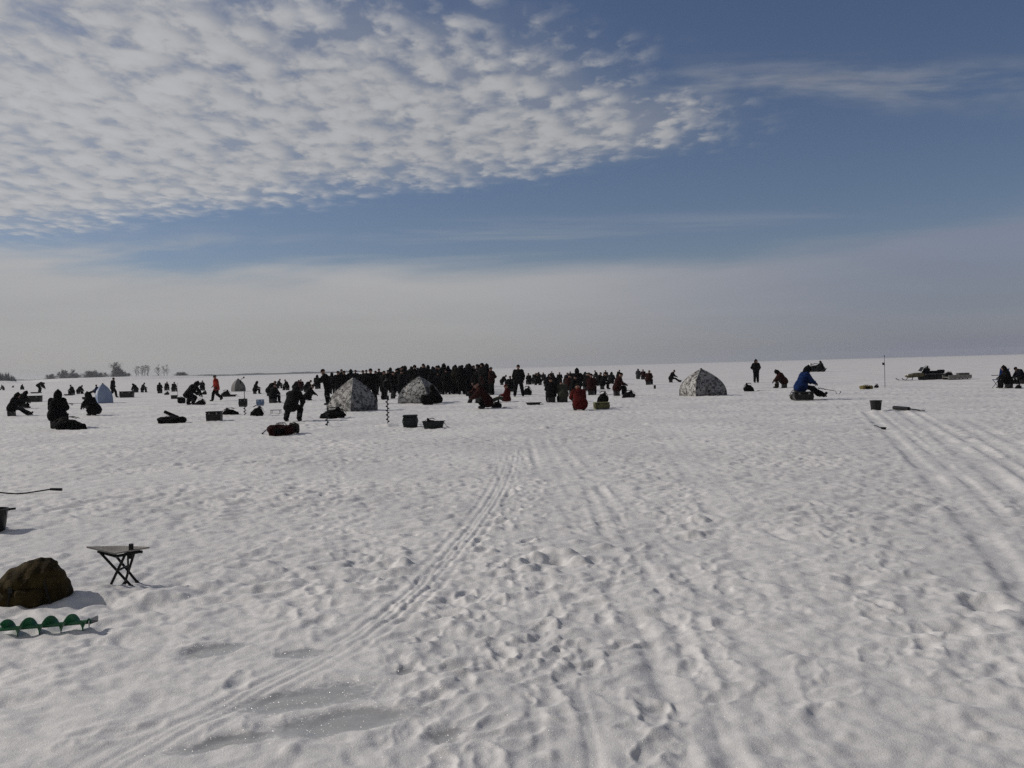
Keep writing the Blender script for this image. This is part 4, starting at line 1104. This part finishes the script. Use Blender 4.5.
P(202, 390.5, 10, 'sit', 90, 'behind the bulky bending angler', 'in black sitting upright', BLACK, BLACK, 'beanie')
bag('sack', 204.5, 394.6, 5, 4.4, 0, 'small dark bag behind and right of the bulky bending angler')
P(217, 401, 26, 'walk', 180, 'crossing the ice left of the grey dome tent', 'in an orange red jacket walking', ORED, BLACK, 'beanie')
tray_sled(229, 396.5, 13, 2.2, 0, 'dark sled loaded with a bag behind the orange walker')
bag('sack', 226, 396, 9, 6, 0, 'dark bag lying on the sled behind the orange walker')
bag('duffel', 172, 423, 29, 7, -2, 'black open bag with one raised flap on the snow', name='duffel_bag')
p_ = spot(171.5, 420); e_ = thing('ground_mat', 'rolled black mat lying tilted on the open black bag', 'mat', p_ + Vector((0, -.05, .20)), R(5), 1, None, 0, R(26))
link('roll', MB().tube([(-.26, 0, 0), (0, 0, .0), (.28, 0, 0)], [.06, .065, .06], 12).mesh('roll', COAL), e_)
link('strap', MB().lathe([(.066, -.015), (.070, -.015), (.070, .015), (.066, .015)], 14).mesh('strap', GREYC), e_, (0.1, 0, 0), (0, R(90), 0))
fish_box(214.5, 421, 14.5, 10, 4, 'dark fishing box standing alone in front of the orange walker')
bag('sack', 230, 414.5, 16, 7, 180, 'low black bag just behind the lone dark fishing box')
# auger with a box hung on it
p_ = spot(245, 415); auger(p_, 1.58, 'upright ice auger with a dark box hung halfway up', R(200), 0.0)
e_ = fish_box(246, 409, 8, 8, 8, 'dark box hung on the upright auger shaft', PLAST, GREYP, p_ + Vector((-.02, -.14, .36)), pb=415)
bag('sack', 257.5, 416, 13, 11, 0, 'dark bulging bag under the blue grey box')
p_ = spot(258, 416); fish_box(260.5, 405, 7.5, 6.5, 10, 'blue grey box resting on the dark bulging bag', BLUEP, WHITEP, p_ + Vector((.09, .05, .42)), pb=416)
P(255, 394, 11.5, 'sit', 20, 'just right of the auger with the hung box', 'in black', BLACK, BLACK, 'hood')
P(269, 396, 15, 'hunch', 20, 'behind the one in front of the blue grey box', 'in black hunched', BLACK, BLACK, 'beanie')
P(273, 403, 16, 'sit', 60, 'right of the blue grey box', 'in black seen from behind', BLACK, BLACK, 'beanie')
P(278.2, 388.5, 3.6, 'sit', 0, 'tiny and far off above the small camp table', 'in black', BLACK, BLACK, 'beanie')
def camp_table(px, py, wpx, hpx, label):
    s = mpp(px, py); w, h = wpx * s, hpx * s
    e = thing('camp_table', label, 'camp table', spot(px, py), 0)
    link('table_top', MB().box((0, 0, h), (w, .25, .02)).mesh('table_top', BLKM), e)
    for sx in (-1, 1):
        for sy in (-1, 1): link('leg', MB().tube([(sx * w * .42, sy * .1, h), (sx * w * .46, sy * .1, -.02)], .010, 6).mesh('leg', BLKM), e)
camp_table(276, 414, 10, 4, 'low thin camp table left of the bending grey backed angler')
P(293, 421.5, 36, 'stoop', 82, 'above the dark red bag', 'with a grey lit back bending over', COAL, BLACK, 'hood', COAL, sc=.98)
bag('duffel', 281, 435, 27, 11.5, 3, 'dark red and black duffel bag in front of the bending angler', DRED, BLACK)
bag('backpack', 294.5, 433.5, 10, 11, 8, 'grey green backpack at the right end of the dark red bag', GREYGREEN, COAL)
q = at(264, 434); e_ = thing('loose_strap', 'loose dark strap trailing left of the dark red bag', 'strap', Vector((q.x, q.y, gz(q.x, q.y))))
link('webbing', MB().tube([(-.03, 0, .01), (.03, 0, .08), (.09, 0, .12), (.17, 0, .16)], .014, 6).mesh('webbing', BLKM), e_); link('strap_hook', MB().tube([(-.06, 0, .015), (-.03, 0, .02)], .022, 6).mesh('strap_hook', BLKM), e_)
for i_, (x_, b_, h_, po, dg, wh) in enumerate([(287.5, 390, 10.5, 'sit', 170, 'leftmost of the row behind bending angler'), (294.5, 391, 11, 'hunch', 30, 'second of the row behind bending angler'),
        (301, 391, 11.5, 'sit', 100, 'third of the row behind bending angler'), (306, 392, 12, 'hunch', 0, 'rightmost of the row behind bending angler')]):
    P(x_, b_, h_, po, dg, wh, 'in ' + ['black', 'charcoal', 'dark red', 'black'][i_], [BLACK, COAL, DRED, BLACK][i_], BLACK, 'beanie')
P(317, 389, 14, 'sit', 90, 'alone left of the tall standing angler', 'in black seen from behind', BLACK, BLACK, 'hood')
P(308, 400.5, 16, 'squat', 20, 'below the seated row, facing the reaching one', 'in black squatting', BLACK, BLACK, 'beanie')
P(328, 405, 36, 'reach', 180, 'at the left edge of the white camouflage tent', 'in black standing tall reaching left', BLACK, BLACK, 'beanie')
bag('sack', 334, 418.5, 25, 10.5, 0, 'wide black bag before the white camouflage tent')
p_ = spot(327.3, 427); auger(p_, .98, 'short upright auger in front of the wide black bag', R(40), R(1), AUGM, .5)
for x_, b_, h_, po, dg, wh, lk in [(338.5, 397.5, 26.5, 'pockets', -60, 'just right of the tall reaching angler', 'in black standing'), (345, 397, 26, 'stand', 120, 'left of the white camouflage tent peak', 'in black standing behind it'),
        (363.5, 396, 26, 'pockets', 90, 'directly behind the white camouflage tent', 'in black standing'),
        (371.5, 404, 35.5, 'astride', 100, 'at the right edge of the white camouflage tent', 'in wide black clothes standing'),
        (384.5, 399.5, 29, 'pockets', 60, 'between the two camouflage tents, behind the upright auger', 'in black standing'), (393.5, 396.5, 25, 'stand', -30, 'just left of the open door tent', 'in black standing')]:
    P(x_, b_, h_, po, dg, wh, lk, BLACK, BLACK, 'beanie')
p_ = spot(388, 425.5); auger(p_, 1.36, 'upright ice auger with a long dark spiral left of the box', R(150), 0.0, AUGM, .62, .06)
bag('backpack', 385, 399.6, 8, 5, 10, 'dark bag at the feet of the person between the camouflage tents')
bag('sack', 393, 398.5, 6, 9, 90, 'grey and dark sack just left of the open door tent', GREYC, BLACK)
P(437, 403.5, 17, 'squat', 160, 'at the right side of the open door tent', 'in black squatting', BLACK, BLACK, 'hood')
fish_box(410.5, 427, 14.5, 12.7, 3, 'tall dark green fishing box left of the tray sled', PLASTG, PLAST)
p_ = spot(433, 428); tray_sled(433, 428, 20, 7.5, 0, 'dark tray sled right of the tall green box', PLASTG, p_)
bag('sack', 430, 424, 15, 8, 180, 'dark sack lying in the tray sled', BLACK, COAL, loc=p_ + Vector((-.06, 0, .06)), dep=.22, pb=428)
bag('backpack', 427.5, 404.5, 13, 10.5, 0, 'black backpack in the doorway of the open camouflage tent')
pole(spot(405, 398), 1.66, 'thin pole leaning beside the crowd behind the open door tent', None, R(8))

# ------------------------------------------------------------------ the packed crowd, farther row by row
n_ = 0
for row in range(7):
    base = 394.6 - row * 1.35
    x_ = 398 + row * .5 + (0 if row % 2 else 3.5)
    while x_ < 489 - row * .6:
        front = row == 0 and x_ > 440
        jk = random.choice([BLACK, BLACK, BLACK, COAL, NAVY, BLACK, OLIVE if row < 2 else BLACK, BLACK])
        if front: lb = None
        p_ = spot(x_, base + random.uniform(-.9, .7), 0)
        P(x_, base, 27, random.choice(['stand', 'pockets', 'stand', 'astride', 'reach']), random.choice([70, 90, 110, 80, 130, 40, 100, 90]), '', '', BLACK if jk is BLACK else jk, BLACK, random.choice(['hood', 'ushanka', 'hood', 'beanie']), None, False,
          'people in the packed crowd', 'person', p_, random.choice([.84, .9, .95, 1.0, 1.04, 1.08, 1.13]) * random.uniform(.97, 1.03), 'person in dark winter clothes standing inside the packed crowd')
        x_ += random.choice([5.2, 5.8, 6.4, 7.2, 8.0, 9.6]); n_ += 1
for x_, b_, h_, po, dg, jk, wh, lk in [(478.5, 394.5, 26, 'pockets', 110, BLACK, 'left of the two reddish ones at the crowd end', 'in black standing'), (485.5, 395, 25.5, 'stand', 90, DRED, 'second from the right end of the crowd', 'in dark red standing'),
        (492, 395.5, 28, 'pockets', 150, DRED, 'at the very right end of the crowd', 'in dark red standing')]:
    P(x_, b_, h_, po, dg, wh, lk, jk, BLACK, 'beanie')
bag('backpack', 468, 396.4, 5, 5, 0, 'dark bag on the snow at the front of the crowd')
bucket(467.7, 391.6, 3.2, 3.2, 'tiny white bucket among the legs of the crowd', WHITEP)
for x_, b_, dg, m_ in [(332.5, 394, 70, BLACK), (342, 392.5, 90, COAL), (351.5, 394.5, 100, BLACK), (356, 392, 80, BLACK), (367, 393, 110, COAL), (376, 395, 60, BLACK), (379.5, 392, 90, BLACK), (388.5, 393, 120, BLACK), (391, 391, 80, COAL), (397, 393.5, 100, BLACK)]:
    p_ = spot(x_, b_, 0)
    P(x_, b_, 26, random.choice(['stand', 'pockets']), dg, '', '', m_, BLACK, random.choice(['beanie', 'hood']), None, False, 'people behind the white tent', 'person', p_, random.uniform(.9, 1.06), 'person in dark clothes standing in the loose line behind the white camouflage tent')
# right of the crowd
P(478, 402.5, 17, 'sit', 180, 'left of the black legged squatter', 'in dark red, small', DRED, BLACK, 'beanie')
P(485, 408.7, 24, 'squat', 185, 'in front of the crowd end', 'in dark red and black squatting with knees apart', DRED, BLACK, 'beanie', sc=1.08)
bag('sack', 497, 408, 10, 8, 0, 'black bag right of the dark red squatter')
q = spot(503, 408.3, 0); rod(q + Vector((0, 0, .03)), -10, 'short rod lying right of the squatter black bag', .6, 4)
P(507, 402, 11.5, 'ground', 170, 'sitting low left of the standing man', 'in red', RED, GREYGREEN, 'beanie', RED)
P(502, 385, 10, 'hunch', 10, 'far behind and left of the lone standing man', 'in black', BLACK, BLACK, 'beanie')
P(511, 391.5, 13, 'sit', 100, 'right behind the left arm of the standing man', 'in black seen from behind', BLACK, BLACK, 'beanie')
P(519, 396.5, 32, 'astride', -92, 'in the gap right of the crowd', 'in black standing alone with legs apart', COAL, BLACK, 'beanie')
bag('sack', 527.5, 395, 9, 9, 20, 'dark bag at the right foot of the lone standing man')
tray_sled(533, 405, 14, 2.6, 0, 'flat black sled on bare snow below the lone standing man')
for x_, b_, h_, po, dg, jk, wh, lk in [
    (529.5, 384.5, 11, 'sit', 110, BLACK, 'left one of a pair right of the lone man', 'in black'), (534, 384, 11, 'hunch', 60, COAL, 'right one of a pair right of the lone man', 'in charcoal'),
    (540, 385, 11, 'sit', 170, BLACK, 'left one of two before the far gap', 'in black'), (546, 386.5, 11.5, 'hunch', 15, BLACK, 'right one of two before the far gap', 'in black'),
    (552, 380.5, 8, 'sit', 90, BLACK, 'tiny, behind the big seated black pair', 'in black'), (559.5, 384, 11.5, 'sit', 80, BLACK, 'behind the grey green one', 'in black seen from behind'), (565.5, 385, 12, 'sit', 30, COAL, 'left of the pointed hood group', 'in charcoal'),
    (551.5, 402.5, 20, 'upright', 95, COAL, 'with a broad back at the front', 'in charcoal'), (563.5, 402.3, 18, 'hunch', 100, GREYGREEN, 'between broad back and red jacket', 'in grey green'),
    (573, 395, 19, 'sit', 40, BLACK, 'behind the red jacket', 'in black'), (577.5, 392, 24.5, 'upright', 90, BLACK, 'above the red jacket', 'in a pointed black hood'),
    (586, 390.5, 18, 'sit', 20, BLACK, 'between the pointed hood and the dark red back', 'in black'), (591.5, 395, 21.5, 'upright', 75, DRED, 'right of the pointed hood', 'in dark red'),
    (580, 410.5, 23, 'squat', 100, RED, 'at the front of the seated group', 'in a bright red jacket squatting'),
    (602.5, 389.5, 16.5, 'sit', 0, BLACK, 'with an arm held out to the right', 'in black'), (617, 395.5, 23, 'sit', 10, DRED, 'at the right end of the seated group', 'in dark red and black'),
    (603, 405, 13.5, 'ground', 95, BLACK, 'on the yellow green box', 'in black sitting')]:
    hat_ = 'hood' if 'pointed' in lk else 'beanie'
    if 'yellow' in wh: continue
    P(x_, b_, h_, po, dg, wh, lk, jk, BLACK, hat_, sc=.96 if 'bright red' in lk else None)
fish_box(601.5, 409, 15, 7, 6, 'yellow green box at the front right of the seated group', mat('yellow green box plastic', (.13, .13, .05), .6), PLAST)
p_ = spot(603, 408); bag('sack', 603, 402, 11, 11, 0, 'round black bag standing on the yellow green box', BLACK, COAL, loc=p_ + Vector((.02, .05, .23)), dep=.3, pb=408)
q = spot(621, 395.5, 0); rod(q + Vector((.05, 0, .62)), 0, 'short rod held by the person at the seated group right end', .65, 0)
bag('sack', 629, 397.5, 13, 7.5, 15, 'grey dark bag right of the seated group', COAL, GREYC)
P(638.5, 379, 10, 'sit', 90, 'left one of the small trio of far anglers', 'in grey', GREYC, BLACK, 'hood')
P(643.5, 379.5, 9, 'sit', 90, 'middle one of the small trio of far anglers', 'in dark red', DRED, BLACK, 'beanie')
P(648.5, 385, 14.5, 'sit', 60, 'right one of the small trio of far anglers', 'in dark red and black', DRED, BLACK, 'beanie')
bucket(654.8, 388.8, 2.6, 3.8, 'tiny upright bucket right of the far trio')
P(671, 382.5, 12.5, 'legsout', 0, 'left of the lone camouflage tent', 'in black sitting with legs stretched right', BLACK, BLACK, 'beanie')
for x_, b_, dg in [(538.5, 380.5, 80), (549, 383.5, 20), (556.5, 387.5, 150), (568, 391.5, 60), (571, 381, 100), (583, 382, 30), (589.5, 384, 120), (611, 384, 70), (544, 381, 100), (598, 386, 40)]:
    P(x_, b_, 13, random.choice(['ground', 'kneel', 'squat', 'squat']), dg, '', '', random.choice([BLACK, COAL, BLACK, DRED]), BLACK, random.choice(['hood', 'beanie']), None, False, 'anglers sitting close together right of centre', 'person', spot(x_, b_, 0), random.uniform(.92, 1.05), 'person in dark clothes sitting low among the close group of anglers right of centre')
# right side of the ice
P(756.3, 382.7, 23.2, 'pockets', -92, 'far off on the right', 'in black standing alone facing the camera', BLACK, BLACK, 'hood')
bag('sack', 748.5, 391.3, 10, 8.2, 180, 'small black bag below the far lone standing person', BLACK, COAL)
q = spot(757, 391.2, 0); rod(q + Vector((0, 0, .03)), 0, 'thin dark rod lying right of the small black bag', .75, 2)
P(784, 388, 18, 'hunch', 175, 'behind the blue jacket', 'in dark red brown hunched down', DRED, BROWN, 'hood', BLACK)
# man in blue on a light sack
p_ = spot(801, 400); s_ = mpp(801, 400)
bag('sack', 801, 400, 20, 12.5, 180, 'light grey sack under the person in the blue jacket', GREYGREEN, GREYC, loc=p_ + Vector((0, .1, -.02)), dep=.5)
fish_box(803, 400.5, 19, 9, -3, 'dark box in front of the light grey sack')
P(801, 399.5, 35, 'legsout', 8, 'on the light grey sack', 'in a blue jacket sitting', BLUE, BLACK, 'hood', BLACK, False, None, 'person', Vector((p_.x + .03, p_.y + .12, gz(p_.x, p_.y) + .07)), 1.07)
q = spot(819, 394.5, 0); auger(Vector((q.x, q.y, .30)), 1.0, 'thin auger lying right of the person in the blue jacket', 0, 0, AUGM, .3, .04, rot=(0, R(102), R(-12)))
P(822.5, 371.8, 11.5, 'sit', 180, 'far off on the horizon at right', 'in black sitting', BLACK, BLACK, 'hood')
tray_sled(816, 371.7, 19, 3.2, 180, 'dark sled beside the sitting person on the horizon', d=1.1)
bag('sack', 817, 371.3, 16, 7, 0, 'big dark load on the sled at the horizon', loc=spot(816, 371.7) + Vector((.1, 0, .12)), dep=.9, pb=371.7)
bucket(810.5, 370.3, 2.8, 4, 'small white bucket on the sled at the horizon', WHITEP, loc=spot(811, 371.7) + Vector((-.1, -.2, .6)), pb=371.7)
pole(spot(885, 387.5), 1.68, 'tall thin marker pole with a small flag on the right', GREYC)
bag('duffel', 866.5, 389.2, 13.5, 4, 0, 'small yellow and black bag left of the tall marker pole', YELL, BLACK)
bag('sack', 876.5, 387.8, 4, 4, 0, 'tiny dark bag at the foot of the tall marker pole')
bucket(876, 410.7, 12, 10.7, 'black tapered bucket standing alone on the right')
a_, b_ = at(894, 409.5), at(925, 412)
e_ = thing('ice_pick', 'long black ice pick lying right of the lone bucket', 'ice pick', Vector((a_.x, a_.y, gz(a_.x, a_.y) + .03)), math.atan2(b_.y - a_.y, b_.x - a_.x))
L_ = (b_ - a_).length
link('grip', MB().tube([(0, 0, .02), (L_ * .5, 0, .02)], .06, 8).mesh('grip', BLKM), e_); link('pick_shaft', MB().tube([(L_ * .5, 0, .02), (L_ * .85, 0, .0)], .022, 8).mesh('pick_shaft', BLKM), e_); link('pick_blade', MB().box((L_ * .92, 0, .0), (.16, .08, .035)).mesh('pick_blade', STEEL), e_)
q = spot(883.5, 429, .0); e_ = thing('ice_scoop', 'small dark scoop lying near the track below the lone bucket', 'ice scoop', q + Vector((0, 0, .03)), R(160))
link('scoop_bowl', MB().lathe([(.005, -.03), (.05, -.025), (.07, .02), (.062, .02), (.045, -.015), (.005, -.02)], 14).mesh('scoop_bowl', BLKM), e_); link('handle', MB().tube([(.05, 0, .0), (.14, 0, .05), (.2, 0, .06)], .011, 6).mesh('handle', BLKM), e_)

# ------------------------------------------------------------------ snowmobile and its tow sled
def snowmobile():
    s = mpp(922, 380); p = spot(925, 379.8, .0)
    e = thing('snowmobile', 'dark snowmobile with a yellow nose facing left on the right', 'snowmobile', p, R(183), (1.05, 1.05, .86))
    CAMY = mat('yellow grey engine cover', (.10, .085, .045), .5)
    def hood(P): 
        d = rbox(P, (.62, 0, .42), (.46, .30, .18), .13); d = smin(d, ellip(P, (1.05, 0, .36), (.30, .26, .16)), .1)
        return np.maximum(d, (P[..., 2] - .42 - (1.25 - P[..., 0]) * .28))
    link('engine_cover', MB().add(*surface(hood, (-.1, -.5, .1), (1.6, .5, .9), .03)).mesh('engine_cover', CAMY), e)
    link('tunnel', MB().box((-.55, 0, .36), (1.7, .42, .20)).mesh('tunnel', BLKM), e)
    link('track', MB().add(*surface(lambda P: np.maximum(rbox(P, (-.55, 0, .16), (1.0, .20, .155), .14) + .008 * np.sin(P[..., 0] * 60), -P[..., 2] - .01), (-1.7, -.3, -.05), (.6, .3, .4), .03)).mesh('track', RUBBER), e)
    def seat(P): return smin(rbox(P, (-.55, 0, .60), (.72, .18, .13), .09), rbox(P, (-1.1, 0, .70), (.20, .18, .10), .07), .06)
    link('seat', MB().add(*surface(seat, (-1.5, -.3, .35), (.3, .3, .95), .03)).mesh('seat', NAVY), e)
    link('windshield', MB().add([(.35, -.24, .72), (.35, .24, .72), (.18, .19, 1.05), (.18, -.19, 1.05), (.33, -.24, .72), (.33, .24, .72), (.16, .19, 1.05), (.16, -.19, 1.05)], [(0, 1, 2, 3), (7, 6, 5, 4), (0, 4, 5, 1), (1, 5, 6, 2), (2, 6, 7, 3), (3, 7, 4, 0)]).mesh('windshield', BLKM), e)
    hb = link('handlebar', MB().tube([(.1, -.36, .92), (.14, -.14, .95), (.14, .14, .95), (.1, .36, .92)], .016, 8).tube([(.3, 0, .66), (.14, 0, .95)], .02, 8).mesh('handlebar', BLKM), e)
    for sy in (-1, 1):
        link('grip', MB().tube([(.085, .38 * sy, .918), (.115, .26 * sy, .935)], .022, 8).mesh('grip', RUBBER), hb)
        k_ = link('ski', MB().box((1.1, .42 * sy, .02), (.95, .13, .025)).tube([(1.55, .42 * sy, .03), (1.72, .42 * sy, .10), (1.78, .42 * sy, .2)], .03, 6).mesh('ski', BLKM), e)
        link('strut', MB().tube([(1.1, .42 * sy, .04), (.9, .22 * sy, .36)], .025, 8).mesh('strut', BLKM), k_)
        link('headlight', MB().ell((1.24, .13 * sy, .44), (.05, .07, .05), 8).mesh('headlight', WHITEP), e)
    link('rear_rack', MB().tube([(-1.2, -.2, .5), (-1.55, -.2, .52), (-1.55, .2, .52), (-1.2, .2, .5)], .015, 6).mesh('rear_rack', BLKM), e)
    bag('sack', 921.5, 370, 6.5, 5.5, 0, 'dark bag lying on the snowmobile seat', BLACK, COAL, loc=p + Vector((.12, 0, .58)), dep=.34, pb=380)
    # tow sled
    p2 = spot(957, 379.6, .0)
    e = thing('tow_sled', 'pale plank tow sled with low sides behind the snowmobile', 'sled', p2, R(2), (1, 1, .66))
    w = 23 * s
    link('deck', MB().box((0, 0, .25), (w, .75, .06), bev=.05).mesh('deck', WOODM), e)
    for sy in (-1, 1):
        link('side_board', MB().box((0, .40 * sy, .29), (w, .04, .36), bev=.05).mesh('side_board', WOODM), e)
        link('runner', MB().box((0, .28 * sy, .03), (w * .98, .06, .06)).tube([(-w * .49, .28 * sy, .03), (-w * .56, .28 * sy, .14)], .035, 6).mesh('runner', BLKM), e)
        for sx in (-.35, 0, .35): link('sled_post', MB().box((sx * w, .28 * sy, .14), (.06, .05, .17)).mesh('sled_post', BLKM), e)
    link('tow_bar', MB().tube([(-w * .5, 0, .2), (-w * .5 - .55, 0, .30)], .022, 8).mesh('tow_bar', BLKM), e)
    bag('duffel', 951, 374, 6, 5, 8, 'dark bag on the pale tow sled', BLACK, COAL, loc=p2 + Vector((-.5, .05, .185)), dep=.4, pb=380)
    fish_box(963, 376, 11, 3.8, 0, 'grey flat box on the rear of the tow sled', GREYP, BLKM, p2 + Vector((.40, .0, .185)), pb=380)
    P(926, 380, 16, 'sit', 180, 'sitting on the dark snowmobile', 'in navy', NAVY, BLACK, 'beanie', None, False, None, 'person', p + Vector((.55, 0, .24)), .92) if False else None
snowmobile()
# angler pair at the right photo edge
def camp_chair(px, py, deg, label, m):
    e = thing('camp_chair', label, 'camp chair', spot(px, py, .01), R(deg))
    link('seat', MB().box((0, 0, .42), (.46, .48, .03), bev=.2).mesh('seat', m), e)
    link('backrest', MB().box((-.27, 0, .70), (.035, .50, .50), 0, (0, R(-12), 0), bev=.3).mesh('backrest', m), e)
    for sx in (-1, 1):
        for sy in (-1, 1): link('leg', MB().tube([(sx * .2, sy * .23, .42), (-sx * .24, sy * .25, -.02)], .012, 6).mesh('leg', BLKM), e)
    for sy in (-1, 1):
        link('armrest', MB().box((.0, .27 * sy, .62), (.42, .06, .03)).mesh('armrest', BLKM), e)
        link('back_post', MB().tube([(-.22, .25 * sy, .40), (-.33, .25 * sy, .98)], .012, 6).mesh('back_post', BLKM), e)
camp_chair(1000, 388, 200, 'blue camp chair left of the seated person near right edge', BLUE)
P(1008.5, 388.3, 21.5, 'sit', 170, 'between the blue chair and the right edge', 'in black', BLACK, BLACK, 'hood')
P(1023, 384, 14.5, 'hunch', 180, 'cut by the right photo edge', 'in navy', NAVY, BLACK, 'beanie')
bag('sack', 1018.5, 388.4, 5, 5, 0, 'dark bag on the snow at the right photo edge')
for i_, (x_, b_, h_) in enumerate([(606, 380, 8), (618, 379.5, 8.5), (597, 379.5, 8)]):
    P(x_, b_, h_, 'sit', [90, 30, 160][i_], ['behind the one with an outstretched arm', 'behind the seated group right end', 'just right of the pointed hood, far back'][i_], 'in black, tiny', BLACK, BLACK, 'beanie')

# ------------------------------------------------------------------ winter air
hm = bpy.data.materials.new('winter haze'); hm.use_nodes = True
t = NT(hm.node_tree); t.n.remove(t.n['Principled BSDF'])
pv = t.node('ShaderNodeVolumePrincipled'); pv.inputs['Color'].default_value = (.86, .91, 1.0, 1); pv.inputs['Density'].default_value = HAZE_D
pv.inputs['Anisotropy'].default_value = .2
t.l.new(pv.outputs[0], t.n['Material Output'].inputs['Volume'])
hz = link('haze', MB().add([(sx * 3200, sy * 3200, z_) for z_ in (-1.6, 24) for sx, sy in ((-1, -1), (1, -1), (1, 1), (-1, 1))], [(3, 2, 1, 0), (4, 5, 6, 7), (0, 1, 5, 4), (1, 2, 6, 5), (2, 3, 7, 6), (3, 0, 4, 7)]).mesh('haze', hm, False)); hz['kind'] = 'stuff'
